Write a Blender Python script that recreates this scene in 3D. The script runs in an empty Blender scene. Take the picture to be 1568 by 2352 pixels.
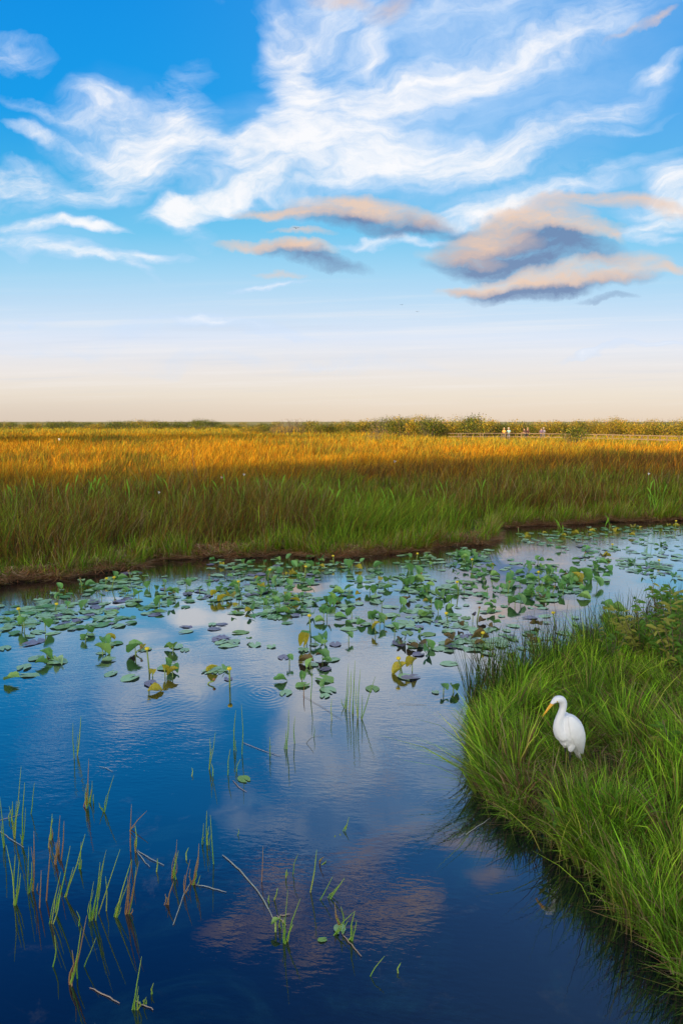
import bpy, math, random
import numpy as np
from mathutils import Vector, Matrix, noise as mnoise

rnd = random.Random(7)
rng = np.random.default_rng(7)
R = math.radians
scene = bpy.context.scene
col = scene.collection

# ------------------------------------------------------------------ camera
H = 3.0                        # eye above the water
PITCH = R(7.55)
cd = bpy.data.cameras.new('camera'); cam = bpy.data.objects.new('camera', cd); col.objects.link(cam)
cam.location = (0, 0, H); cam.rotation_euler = (R(90) - PITCH, 0, 0)
cd.sensor_fit = 'VERTICAL'; cd.sensor_height = 36; cd.sensor_width = 24; cd.lens = 24
cd.clip_start = 0.05; cd.clip_end = 20000
scene.camera = cam
FP = 1568.0                    # focal length in pixels of a 1568 x 2352 picture

def ray(px, py):
    """direction of a picture point, in world axes (Y forward)"""
    x = (px - 784) / FP; y = (1176 - py) / FP
    c, s = math.cos(PITCH), math.sin(PITCH)
    return Vector((x, c + y * s, -s + y * c))
def ground(px, py, z=0.0):
    d = ray(px, py); t = (z - H) / d.z
    return Vector((d.x * t, d.y * t, z))
def at(px, py, Y):
    d = ray(px, py); t = Y / d.y
    return Vector((d.x * t, Y, H + d.z * t))

# ------------------------------------------------------------------ view and light
scene.view_settings.view_transform = 'Standard'
scene.view_settings.look = 'None'
scene.view_settings.exposure = 0.14
scene.view_settings.gamma = 1.0
SUN_EL = R(8.5)
SUN_AZ = Vector((-0.79, -0.61, 0)).normalized()      # towards the sun, on the ground plane
sun_dir = Vector((SUN_AZ.x * math.cos(SUN_EL), SUN_AZ.y * math.cos(SUN_EL), math.sin(SUN_EL)))
sl = bpy.data.lights.new('sun', 'SUN'); sun = bpy.data.objects.new('sun', sl); col.objects.link(sun)
sl.energy = 5.0; sl.angle = R(0.6); sl.color = (1.0, 0.66, 0.30)
sun.rotation_euler = sun_dir.to_track_quat('Z', 'Y').to_euler()
sun.location = (-60, -40, 30)

# ------------------------------------------------------------------ world: sky and clouds by direction
world = bpy.data.worlds.new('World'); scene.world = world; world.use_nodes = True
wt = world.node_tree; wt.nodes.clear()
class NT:
    def __init__(s, t): s.t = t
    def n(s, typ, **kw):
        o = s.t.nodes.new(typ)
        for k, v in kw.items(): setattr(o, k, v)
        return o
    def setin(s, node, i, v):
        if v is None: return
        if isinstance(v, bpy.types.NodeSocket): s.t.links.new(v, node.inputs[i])
        else: node.inputs[i].default_value = v
    def math(s, op, a, b=None, c=None, clamp=False):
        o = s.n('ShaderNodeMath', operation=op, use_clamp=clamp)
        s.setin(o, 0, a); s.setin(o, 1, b); s.setin(o, 2, c)
        return o.outputs[0]
    def vmath(s, op, a, b=None):
        o = s.n('ShaderNodeVectorMath', operation=op)
        s.setin(o, 0, a)
        if op == 'SCALE': s.setin(o, 3, b)
        else: s.setin(o, 1, b)
        return o.outputs['Value'] if op in ('LENGTH', 'DOT_PRODUCT', 'DISTANCE') else o.outputs[0]
    def mix(s, f, a, b, mode='MIX'):
        o = s.n('ShaderNodeMix', data_type='RGBA', blend_type=mode)
        for i, v in ((0, f), (6, a), (7, b)):
            if isinstance(v, tuple) and len(v) == 3: v = (*v, 1)
            s.setin(o, i, v)
        return o.outputs[2]
    def comb(s, x, y, z=0.0):
        o = s.n('ShaderNodeCombineXYZ'); s.setin(o, 0, x); s.setin(o, 1, y); s.setin(o, 2, z); return o.outputs[0]
    def noise(s, vec, scale, detail=4, rough=0.55, dist=0.0, color=False):
        o = s.n('ShaderNodeTexNoise'); s.setin(o, 'Vector', vec)
        o.inputs['Scale'].default_value = scale; o.inputs['Detail'].default_value = detail
        o.inputs['Roughness'].default_value = rough; o.inputs['Distortion'].default_value = dist
        return o.outputs['Color'] if color else o.outputs['Fac']
    def mapping(s, vec, loc=(0,0,0), rot=(0,0,0), scale=(1,1,1), typ='TEXTURE'):
        o = s.n('ShaderNodeMapping', vector_type=typ); s.setin(o, 0, vec)
        o.inputs[1].default_value = loc; o.inputs[2].default_value = rot; o.inputs[3].default_value = scale
        return o.outputs[0]
    def maprange(s, v, a, b, c=0.0, d=1.0, kind='SMOOTHSTEP'):
        o = s.n('ShaderNodeMapRange', interpolation_type=kind)
        s.setin(o, 0, v); s.setin(o, 1, a); s.setin(o, 2, b); s.setin(o, 3, c); s.setin(o, 4, d)
        return o.outputs[0]
    def ramp(s, f, pts):
        o = s.n('ShaderNodeValToRGB'); s.setin(o, 0, f)
        e = o.color_ramp.elements
        e[0].position = pts[0][0]; e[0].color = (*pts[0][1], 1)
        e[1].position = pts[-1][0]; e[1].color = (*pts[-1][1], 1)
        for p, c in pts[1:-1]:
            x = e.new(p); x.color = (*c, 1)
        return o.outputs[0]

def srgb(r, g, b):
    return tuple(((v/255)/12.92 if v/255 <= 0.04045 else ((v/255+0.055)/1.055)**2.4) for v in (r, g, b))

W = NT(wt)
geo = W.n('ShaderNodeNewGeometry')
dirv = W.vmath('SCALE', geo.outputs['Incoming'], -1.0)
sep = W.n('ShaderNodeSeparateXYZ'); W.setin(sep, 0, dirv)
dx, dy, dz = sep.outputs
yy = W.math('MAXIMUM', dy, 0.22)
U = W.math('DIVIDE', dx, yy); V = W.math('DIVIDE', dz, yy)
P0 = W.comb(U, V)

def sky_uv(px, py):
    d = ray(px, py); return d.x / d.y, d.z / d.y

# clear sky gradient over V
sky = W.ramp(W.math('MULTIPLY', V, 0.8), [
    (0.0,  srgb(226, 206, 184)),
    (0.030, srgb(232, 220, 204)),
    (0.060, srgb(230, 225, 223)),
    (0.095, srgb(217, 226, 241)),
    (0.135, srgb(186, 216, 240)),
    (0.170, srgb(156, 208, 238)),
    (0.21, srgb(112, 194, 234)),
    (0.27, srgb(62, 172, 228)),
    (0.345, srgb(10, 152, 228)),
    (0.48, srgb(0, 138, 222)),
    (0.53, srgb(0, 128, 212)),
    (0.62, srgb(0, 92, 176)),
    (1.0,  srgb(2, 52, 122)),
])
# a little of the physical sky for its variation over azimuth
nish = W.n('ShaderNodeTexSky', sky_type='NISHITA')
nish.sun_disc = False; nish.sun_elevation = SUN_EL
nish.sun_rotation = math.atan2(SUN_AZ.x, SUN_AZ.y)
nsc = W.vmath('SCALE', nish.outputs[0], 0.10)
sky = W.mix(0.04, sky, nsc)
# right side paler, left side deeper
side = W.maprange(U, -0.35, 0.55)
sky = W.mix(W.math('MULTIPLY', side, W.maprange(V, 0.1, 0.4, 0.0, 0.22)), sky, srgb(160, 205, 240))

hz = W.noise(W.mapping(P0, rot=(0, 0, R(1.5)), scale=(0.55, 0.016, 1)), 1.0, 6, 0.6)
hb = W.math('MULTIPLY', W.maprange(V, 0.0, 0.05), W.maprange(V, 0.13, 0.22, 1.0, 0.0))
sky = W.mix(W.math('MULTIPLY', W.maprange(hz, 0.46, 0.70, 0.0, 0.32), hb), sky, srgb(240, 236, 234))
sky = W.mix(W.math('MULTIPLY', W.maprange(hz, 0.46, 0.30, 0.0, 0.20), hb), sky, srgb(190, 204, 224))
sky = W.mix(W.math('MULTIPLY', W.maprange(U, 0.15, -0.5), W.maprange(V, 0.06, 0.0, 0.0, 0.35)), sky, srgb(190, 180, 172))
# domain warp
wn = W.noise(W.mapping(P0, scale=(0.30, 0.16, 1)), 1.0, 4, 0.55, color=True)
wv = W.vmath('SCALE', W.vmath('SUBTRACT', wn, (0.5, 0.5, 0.5)), 0.16)
PW = W.vmath('ADD', P0, wv)
wn2 = W.noise(P0, 11.0, 6, 0.62, color=True)
PW2 = W.vmath('ADD', PW, W.vmath('SCALE', W.vmath('SUBTRACT', wn2, (0.5, 0.5, 0.5)), 0.035))

def blobs(lst, P, grow=1.0):
    acc = None
    for (px, py, rx, ry, ang, amp) in lst:
        u, v = sky_uv(px, py)
        k = grow / (math.cos(PITCH) + (1176 - py) / FP * math.sin(PITCH))
        m = W.mapping(P, (u, v, 0), (0, 0, R(ang)), (rx / FP * k, ry / FP * k, 1))
        g = W.n('ShaderNodeTexGradient', gradient_type='SPHERICAL'); W.setin(g, 0, m)
        acc = W.math('MULTIPLY_ADD', g.outputs['Fac'], amp, acc if acc is not None else 0.0)
    return acc
def soft(x, k): return W.math('SUBTRACT', 1.0, W.math('EXPONENT', W.math('MULTIPLY', x, -k)))

# wispy white clouds: x, y, half width, half height, tilt, density
cirrus = [
    (330, 290, 130, 60, -14, 0.8), (420, 260, 70, 75, 10, 0.9), (360, 340, 120, 60, 8, 0.9), (300, 400, 120, 45, 8, 0.95), (260, 240, 80, 40, -20, 0.6), (150, 250, 110, 16, -14, 0.6),
    (110, 295, 70, 14, -14, 0.8), (435, 140, 45, 40, 50, 0.35), (500, 345, 90, 16, -6, 0.7), (170, 440, 120, 28, 0, 0.55), (200, 330, 120, 30, -20, 0.3),
    (30, 400, 100, 42, 6, 1.3), (40, 105, 75, 34, -16, 0.8), (60, 522, 95, 16, 2, 1.3), (205, 527, 70, 14, -4, 1.6), (60, 470, 130, 16, 0, 0.3),
    (50, 575, 130, 26, -12, 1.0), (140, 605, 60, 10, -8, 0.8), (300, 605, 110, 14, 2, 1.1), (250, 625, 90, 12, -14, 0.7), (370, 500, 60, 20, 0, 0.4), (610, 682, 70, 8, 4, 0.9),
    (650, 130, 50, 95, 10, 1.0), (700, 60, 110, 60, 30, 0.7), (680, 195, 60, 45, -35, 1.0), (800, 110, 90, 120, 0, 0.45), (760, 215, 110, 40, 0, 0.8), (870, 150, 30, 100, 8, 0.7),
    (680, 270, 70, 40, 0, 1.5), (640, 350, 110, 50, 6, 1.6), (800, 325, 170, 60, 4, 1.5), (900, 350, 160, 45, 4, 1.1), (560, 370, 90, 24, 8, 1.0), (470, 465, 120, 24, 10, 1.7),
    (620, 420, 190, 34, 6, 1.0), (400, 485, 40, 22, 10, 0.9), (760, 430, 220, 30, 3, 0.6), (415, 520, 60, 26, -40, 0.4),
    (960, 200, 140, 48, 14, 1.5), (1110, 140, 210, 46, 17, 0.95), (1280, 85, 200, 44, 24, 0.8), (1000, 50, 220, 60, 10, 0.40), (880, 240, 110, 30, 8, 0.9), (1420, 20, 150, 50, 26, 0.4),
    (1100, 345, 190, 40, 12, 1.2), (1260, 285, 190, 36, 16, 1.1), (1400, 235, 130, 26, 26, 0.7), (1000, 385, 180, 40, 6, 0.8), (1160, 385, 110, 16, 18, 1.2), (1440, 270, 90, 10, 16, 0.5),
    (1180, 440, 170, 22, 10, 0.9), (1090, 475, 100, 18, 12, 1.3), (1300, 400, 200, 26, 12, 0.5), (1440, 350, 160, 14, 16, 0.4), (1540, 130, 70, 18, 14, 0.9), (1560, 430, 70, 70, 40, 1.6), (1480, 520, 90, 14, 10, 1.0),
    (1480, 545, 80, 12, 0, 0.9), (900, 545, 120, 8, 2, 0.9), (1500, 480, 100, 30, 0, 0.6),
    (500, 768, 180, 14, 0, 0.6), (1480, 808, 150, 7, 3, 0.7), (120, 790, 200, 14, 0, 0.25), (700, 830, 400, 16, 0, 0.25), (60, 733, 120, 6, 0, 0.25),
    # above the frame: seen only mirrored in the water
    (640, -90, 160, 50, 10, 0.7), (1050, -120, 200, 45, 18, 0.8), (1250, -60, 200, 45, 18, 0.6),
]
veil = [(1080, 180, 540, 280, 14, 1.25), (800, 330, 420, 180, 4, 0.7), (1300, 420, 420, 90, 6, 0.55), (330, 330, 260, 190, 0, 0.30), (800, 60, 200, 160, 0, 0.5), (60, 560, 220, 90, 0, 0.4)]
D = blobs(cirrus, PW2, 1.45)
DV = blobs(veil, PW)
# streaky fine structure
flow = W.maprange(U, -0.16, 0.12, 0.0, 1.0)
st1 = W.noise(W.mapping(PW2, rot=(0, 0, R(17)), scale=(0.26, 0.040, 1)), 1.0, 5, 0.55)
st2 = W.noise(W.mapping(PW2, rot=(0, 0, R(-16)), scale=(0.10, 0.042, 1)), 1.0, 5, 0.58)
stm = W.n('ShaderNodeMix', data_type='FLOAT'); W.setin(stm, 0, flow); W.setin(stm, 2, st2); W.setin(stm, 3, st1)
st = stm.outputs[0]
fine = W.noise(W.mapping(PW2, rot=(0, 0, R(13)), scale=(0.070, 0.014, 1)), 1.0, 8, 0.66)
fluff = W.noise(W.mapping(PW2, scale=(0.05, 0.035, 1)), 1.0, 8, 0.68)
stc = W.math('MULTIPLY_ADD', W.math('SUBTRACT', W.math('MULTIPLY_ADD', fluff, 0.6, W.math('MULTIPLY', fine, 0.7)), 0.65), 1.25, W.math('MULTIPLY', W.math('SUBTRACT', st, 0.5), 1.7))
Ds = soft(D, 1.25)
edge = W.math('MULTIPLY', W.math('MULTIPLY', Ds, W.math('SUBTRACT', 1.25, Ds)), 2.6)
dens = W.math('MULTIPLY_ADD', stc, edge, Ds)
alpha = W.maprange(dens, 0.02, 1.05, kind='LINEAR')
va = W.math('MULTIPLY', soft(DV, 0.9), W.math('MULTIPLY_ADD', stc, 0.8, 0.75), clamp=True)
skyc = W.mix(va, sky, srgb(178, 210, 244))
core = W.maprange(W.math('MULTIPLY_ADD', stc, 0.55, Ds), 0.25, 0.95)
wisp = W.mix(core, srgb(196, 218, 246), srgb(246, 245, 246))
skyc = W.mix(W.math('MULTIPLY', alpha, 0.94), skyc, wisp)

# low evening clouds: grey blue undersides first, then the lit peach bodies above them
grey = [
    (860, 508, 170, 22, -5, 1.2), (960, 518, 90, 14, -4, 0.7), (715, 592, 100, 17, -13, 1.2), (660, 575, 60, 10, -8, 0.6), (1160, 575, 130, 50, 6, 1.4), (1290, 560, 130, 30, -12, 1.2), (1100, 600, 100, 22, 0, 1.2), (1190, 600, 110, 30, 10, 0.9),
    (1210, 675, 110, 16, 4, 1.2), (1300, 660, 120, 18, 8, 0.7), (1390, 688, 55, 7, 5, 1.0), (1440, 640, 70, 14, 8, 0.5), (1090, 672, 60, 10, 0, 0.8),
]
peach = [
    (790, 470, 110, 22, 0, 1.2), (900, 488, 120, 20, -8, 1.1), (640, 488, 80, 9, 3, 0.9), (720, 492, 90, 12, 0, 0.8), (610, 560, 95, 11, -2, 1.3), (680, 568, 70, 12, -6, 1.2), (700, 536, 60, 7, -6, 0.7), (640, 630, 50, 6, 0, 0.5),
    (1140, 535, 90, 30, 20, 1.1), (1230, 500, 110, 22, 2, 1.3), (1330, 520, 80, 20, -10, 1.3), (1060, 590, 80, 16, -6, 0.8), (1130, 560, 90, 20, 0, 0.7), (1410, 545, 30, 8, -35, 0.5),
    (1060, 668, 60, 9, 4, 0.9), (1170, 652, 100, 16, 8, 1.1), (1290, 622, 130, 16, 10, 1.1), (1400, 632, 90, 18, 6, 1.3), (1260, 650, 120, 12, 8, 0.8), (1470, 598, 60, 16, 4, 0.7), (1545, 608, 50, 10, 6, 1.0),
    (1290, 460, 90, 14, 4, 0.8), (1430, 460, 100, 17, -2, 1.0), (1530, 478, 70, 14, -6, 0.7), (780, 6, 60, 18, 0, 0.7), (895, 18, 50, 20, 20, 0.6), (1515, 40, 36, 7, 30, 0.8), (1460, 62, 60, 6, 30, 0.4),
    # mirrored only: peach patches above the frame
    (840, -250, 60, 40, 0, 0.8), (760, -290, 50, 26, 20, 0.9), (640, -320, 70, 40, 30, 1.0), (560, -300, 60, 22, -20, 0.7), (960, -400, 90, 46, -10, 1.2), (840, -420, 80, 30, 10, 0.9), (1010, -340, 50, 20, 0, 0.7),
    (600, -480, 110, 34, -26, 0.9), (480, -450, 90, 26, -20, 0.8), (700, -560, 90, 30, -30, 0.7), (1120, -200, 110, 24, 14, 0.8), (1200, -300, 60, 20, 10, 0.5), (900, -170, 110, 40, -20, 0.5),
]
PL = W.vmath('ADD', P0, W.vmath('SCALE', W.vmath('SUBTRACT', W.noise(P0, 9.0, 7, 0.62, color=True), (0.5, 0.5, 0.5)), 0.055))
ln = W.noise(W.mapping(PL, rot=(0, 0, R(4)), scale=(0.09, 0.022, 1)), 1.0, 5, 0.56)
lf_ = W.noise(W.mapping(PL, scale=(0.05, 0.02, 1)), 1.0, 8, 0.68)
lnc = W.math('MULTIPLY_ADD', W.math('SUBTRACT', lf_, 0.5), 1.8, W.math('MULTIPLY', W.math('SUBTRACT', ln, 0.5), 2.2))
for lst, cc_, lo_, hi_ in ((grey, srgb(108, 128, 166), -0.02, 0.85), (peach, srgb(230, 198, 174), 0.0, 0.95)):
    q = soft(blobs(lst, PL, 1.42), 1.25)
    q = W.math('MULTIPLY_ADD', lnc, W.math('MULTIPLY', q, 0.9), q)
    skyc = W.mix(W.math('MULTIPLY', W.maprange(q, lo_, hi_, kind='LINEAR'), 0.88), skyc, cc_)

# evening glow around the sun, behind and left of the viewer
sd = W.vmath('DOT_PRODUCT', dirv, tuple(SUN_AZ))
glow = W.math('POWER', W.math('MAXIMUM', W.math('MULTIPLY_ADD', sd, 0.5, 0.5), 0.0), 3.0)
low_h = W.maprange(dz, -0.1, 0.75, 1.0, 0.15)
skyc = W.mix(W.math('MULTIPLY', W.maprange(dy, 0.15, -0.25, 0.0, 1.0), 0.9), skyc, (0.72, 0.82, 0.98))
gc = W.mix(W.math('MULTIPLY', glow, low_h), (0, 0, 0), (3.0, 2.5, 1.8))
back = W.maprange(dy, 0.30, -0.10, 0.0, 1.0)
skyc = W.mix(back, skyc, gc, 'ADD')
bg = W.n('ShaderNodeBackground'); W.setin(bg, 0, skyc); bg.inputs[1].default_value = 1.0
wo = W.n('ShaderNodeOutputWorld'); wt.links.new(bg.outputs[0], wo.inputs[0])
world.cycles.sampling_method = 'MANUAL'; world.cycles.sample_map_resolution = 256

# ------------------------------------------------------------------ helpers
def tag(o, label=None, cat=None, group=None, kind=None):
    if label: o['label'] = label
    if cat: o['category'] = cat
    if group: o['group'] = group
    if kind: o['kind'] = kind
    return o
def empty(name, loc, rz=0, **kw):
    o = bpy.data.objects.new(name, None); col.objects.link(o); o.empty_display_size = 0.2
    o.location = loc; o.rotation_euler = (0, 0, rz); return tag(o, **kw)
def link(name, me, mats, parent=None, loc=None, **kw):
    o = bpy.data.objects.new(name, me); col.objects.link(o)
    if mats is not None and not me.materials:
        for m in (mats if isinstance(mats, (list, tuple)) else [mats]): me.materials.append(m)
    if parent: o.parent = parent
    if loc is not None: o.location = loc
    return tag(o, **kw)
def quads_mesh(name, verts, faces, colors=None, smooth=False, mat_idx=None):
    """numpy verts (n,3) and quads (m,4) -> mesh"""
    me = bpy.data.meshes.new(name)
    verts = np.ascontiguousarray(verts, dtype=np.float32); faces = np.ascontiguousarray(faces, dtype=np.int32)
    me.vertices.add(len(verts)); me.vertices.foreach_set('co', verts.ravel())
    me.loops.add(faces.size); me.loops.foreach_set('vertex_index', faces.ravel())
    me.polygons.add(len(faces)); me.polygons.foreach_set('loop_start', np.arange(len(faces), dtype=np.int32) * 4)
    if mat_idx is not None: me.polygons.foreach_set('material_index', np.asarray(mat_idx, dtype=np.int32))
    if smooth: me.polygons.foreach_set('use_smooth', np.ones(len(faces), dtype=bool))
    if colors is not None:
        a = me.color_attributes.new('Col', 'FLOAT_COLOR', 'POINT')
        c = np.ones((len(verts), 4), dtype=np.float32); c[:, :3] = colors
        a.data.foreach_set('color', c.ravel())
    me.update(calc_edges=True)
    return me
def poly_mesh(name, verts, faces, smooth=True):
    me = bpy.data.meshes.new(name); me.from_pydata([tuple(v) for v in verts], [], faces)
    if smooth: me.polygons.foreach_set('use_smooth', [True] * len(me.polygons))
    me.update(); return me

def loft(pts, radii, n=10, cap=True, flat=1.0):
    """tube through pts; radii are numbers or (a, b); returns verts, faces"""
    pts = [Vector(p) for p in pts]; V_, F_ = [], []
    ref = None
    for i, p in enumerate(pts):
        a = pts[max(i - 1, 0)]; b = pts[min(i + 1, len(pts) - 1)]
        t = (b - a).normalized()
        if ref is None: ref = Vector((0, 1, 0)) if abs(t.y) < 0.9 else Vector((1, 0, 0))
        s = (ref - t * ref.dot(t)).normalized(); ref = s
        q = t.cross(s)
        r = radii[i]; ra, rb = r if isinstance(r, (tuple, list)) else (r, r * flat)
        for k in range(n):
            an = 2 * math.pi * k / n
            V_.append(p + s * (math.cos(an) * ra) + q * (math.sin(an) * rb))
    for i in range(len(pts) - 1):
        for k in range(n):
            F_.append((i*n + k, i*n + (k+1) % n, (i+1)*n + (k+1) % n, (i+1)*n + k))
    if cap:
        F_.append(tuple(range(n - 1, -1, -1))); F_.append(tuple((len(pts)-1)*n + k for k in range(n)))
    return V_, F_
def merge(parts):
    V_, F_ = [], []
    for v, f in parts:
        o = len(V_); V_ += list(v); F_ += [tuple(i + o for i in q) for q in f]
    return V_, F_
def box(x0, x1, y0, y1, z0, z1):
    v = [(x, y, z) for z in (z0, z1) for y in (y0, y1) for x in (x0, x1)]
    f = [(0,2,3,1), (4,5,7,6), (0,1,5,4), (2,6,7,3), (0,4,6,2), (1,3,7,5)]
    return [Vector(p) for p in v], f
def ellip(c, r, n=12, m=8, rot=None):
    V_, F_ = [], []
    for i in range(m + 1):
        ph = math.pi * i / m
        for k in range(n):
            th = 2 * math.pi * k / n
            p = Vector((r[0]*math.sin(ph)*math.cos(th), r[1]*math.sin(ph)*math.sin(th), r[2]*math.cos(ph)))
            if rot: p = rot @ p
            V_.append(p + Vector(c))
    for i in range(m):
        for k in range(n):
            F_.append((i*n+k, (i+1)*n+k, (i+1)*n+(k+1) % n, i*n+(k+1) % n))
    return V_, F_

def grass(P, h, w, lean, c0, c1, face=None, levels=(0, .35, .7, 1.0), wp=(1, .95, .62, .06), bend=2.0):
    """blades as strips: base points, heights, widths, tip offsets, base and tip colours"""
    n = len(P); L = len(levels)
    if face is None: face = rng.uniform(0, math.pi, n)
    side = np.stack([np.cos(face), np.sin(face), np.zeros(n)], 1)
    V_ = np.empty((n, L, 2, 3), dtype=np.float32); C_ = np.empty((n, L, 2, 3), dtype=np.float32)
    ll = np.linalg.norm(lean, axis=1)
    drop = np.minimum(ll / np.maximum(h, 1e-3), 1.6)
    for i, t in enumerate(levels):
        c = P.copy()
        c[:, :2] += lean * (t ** bend)[..., None] if isinstance(t, np.ndarray) else lean * t ** bend
        c[:, 2] += h * (t - 0.18 * drop * t ** 3)
        V_[:, i, 0] = c - side * (w * wp[i] * 0.5)[:, None]
        V_[:, i, 1] = c + side * (w * wp[i] * 0.5)[:, None]
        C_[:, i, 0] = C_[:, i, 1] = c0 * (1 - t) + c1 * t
    idx = np.arange(n, dtype=np.int32)[:, None] * (2 * L)
    F_ = np.concatenate([idx + np.array([[2*i, 2*i+1, 2*i+3, 2*i+2]]) for i in range(L - 1)], 0)
    return V_.reshape(-1, 3), F_, C_.reshape(-1, 3)
def cat_geo(lst):
    V_, F_, C_, o = [], [], [], 0
    for v, f, c in lst:
        V_.append(v); F_.append(f + o); C_.append(c); o += len(v)
    return np.concatenate(V_), np.concatenate(F_), np.concatenate(C_)
def snoise(x, y, s, seed=0):
    """cheap smooth noise in about -1..1"""
    r = np.random.default_rng(seed); out = np.zeros_like(x); tot = 0
    for k in range(6):
        a = r.uniform(0, 2*math.pi); f = (1.6 ** k) / s; ph = r.uniform(0, 7, 2); am = 0.72 ** k
        out += am * np.sin((x*math.cos(a) + y*math.sin(a))*f + ph[0] + 1.3*np.sin((y*math.cos(a) - x*math.sin(a))*f*.8 + ph[1])); tot += am
    return out / tot * 1.6
def pick(cols, probs, n):
    cols = np.array(cols); k = rng.choice(len(cols), n, p=np.array(probs) / sum(probs))
    return cols[k] * rng.uniform(0.35, 1.45, (n, 1)) * rng.uniform(0.92, 1.08, (n, 3))

# ------------------------------------------------------------------ materials
def new_mat(name):
    m = bpy.data.materials.new(name); m.use_nodes = True; t = m.node_tree; t.nodes.clear()
    out = t.nodes.new('ShaderNodeOutputMaterial'); return m, NT(t), out
def leafy(name, rough=0.55, trans=0.35, gloss=0.25, color=None, var=0.25, scale=8.0, spots=None):
    m, N, out = new_mat(name)
    if color is None:
        a = N.n('ShaderNodeAttribute', attribute_name='Col'); c = a.outputs['Color']
    else:
        tc = N.n('ShaderNodeTexCoord'); nz = N.noise(tc.outputs['Object'], scale, 5, 0.6)
        oi = N.n('ShaderNodeObjectInfo')
        k = N.math('ADD', N.math('MULTIPLY', nz, 0.7), N.math('MULTIPLY', oi.outputs['Random'], 0.5))
        c = N.mix(k, tuple(v*(1-var) for v in color), tuple(min(1, v*(1+var)) for v in color))
        if spots:
            n2 = N.noise(tc.outputs['Object'], scale*2.2, 4, 0.65)
            c = N.mix(N.maprange(n2, 0.58, 0.72), c, spots)
    p = N.n('ShaderNodeBsdfPrincipled'); N.setin(p, 'Base Color', c)
    p.inputs['Roughness'].default_value = rough; p.inputs['Specular IOR Level'].default_value = gloss
    tr = N.n('ShaderNodeBsdfTranslucent'); N.setin(tr, 0, c)
    mx = N.n('ShaderNodeMixShader'); mx.inputs[0].default_value = trans
    N.t.links.new(p.outputs[0], mx.inputs[1]); N.t.links.new(tr.outputs[0], mx.inputs[2]); N.t.links.new(mx.outputs[0], out.inputs[0])
    return m
def plain(name, color, rough=0.6, var=0.15, scale=10.0, bump=0.0, color2=None, spec=0.4):
    m, N, out = new_mat(name)
    tc = N.n('ShaderNodeTexCoord'); nz = N.noise(tc.outputs['Object'], scale, 6, 0.6)
    c = N.mix(nz, color2 or tuple(v*(1-var) for v in color), tuple(min(1, v*(1+var)) for v in color))
    p = N.n('ShaderNodeBsdfPrincipled'); N.setin(p, 'Base Color', c); p.inputs['Roughness'].default_value = rough
    p.inputs['Specular IOR Level'].default_value = spec
    if bump:
        b = N.n('ShaderNodeBump'); N.setin(b, 'Height', nz); b.inputs['Strength'].default_value = bump; N.t.links.new(b.outputs[0], p.inputs['Normal'])
    N.t.links.new(p.outputs[0], out.inputs[0]); return m
M_grass = leafy('grass_blades', 0.7, 0.28, 0.06)
M_reed = leafy('reed_stem', 0.5, 0.1, 0.3)
M_foliage = leafy('shrub_foliage', 0.6, 0.3, 0.15)
M_bark = plain('bark', (0.16, 0.12, 0.08), 0.9, 0.4, 6, 0.4)
M_wood = plain('weathered_boards', (0.26, 0.19, 0.12), 0.8, 0.25, 12, 0.2)
def make_ground():
    m, N, out = new_mat('marsh_ground')
    g = N.n('ShaderNodeNewGeometry'); pos = g.outputs['Position']; sp = N.n('ShaderNodeSeparateXYZ'); N.setin(sp, 0, pos)
    n1 = N.noise(pos, 1.6, 6, .6); n2 = N.noise(pos, .03, 6, .65)
    soil = N.mix(n1, (.018, .013, .008), (.075, .05, .028))
    sedge = N.mix(n2, (.20, .22, .05), (.48, .34, .07))
    c = N.mix(N.maprange(sp.outputs[1], 90.0, 240.0), soil, sedge)
    p = N.n('ShaderNodeBsdfPrincipled'); N.setin(p, 'Base Color', c); p.inputs['Roughness'].default_value = .95
    bp = N.n('ShaderNodeBump'); N.setin(bp, 'Height', n1); bp.inputs['Strength'].default_value = .5; N.t.links.new(bp.outputs[0], p.inputs['Normal'])
    N.t.links.new(p.outputs[0], out.inputs[0]); return m
M_soil = make_ground()

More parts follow.
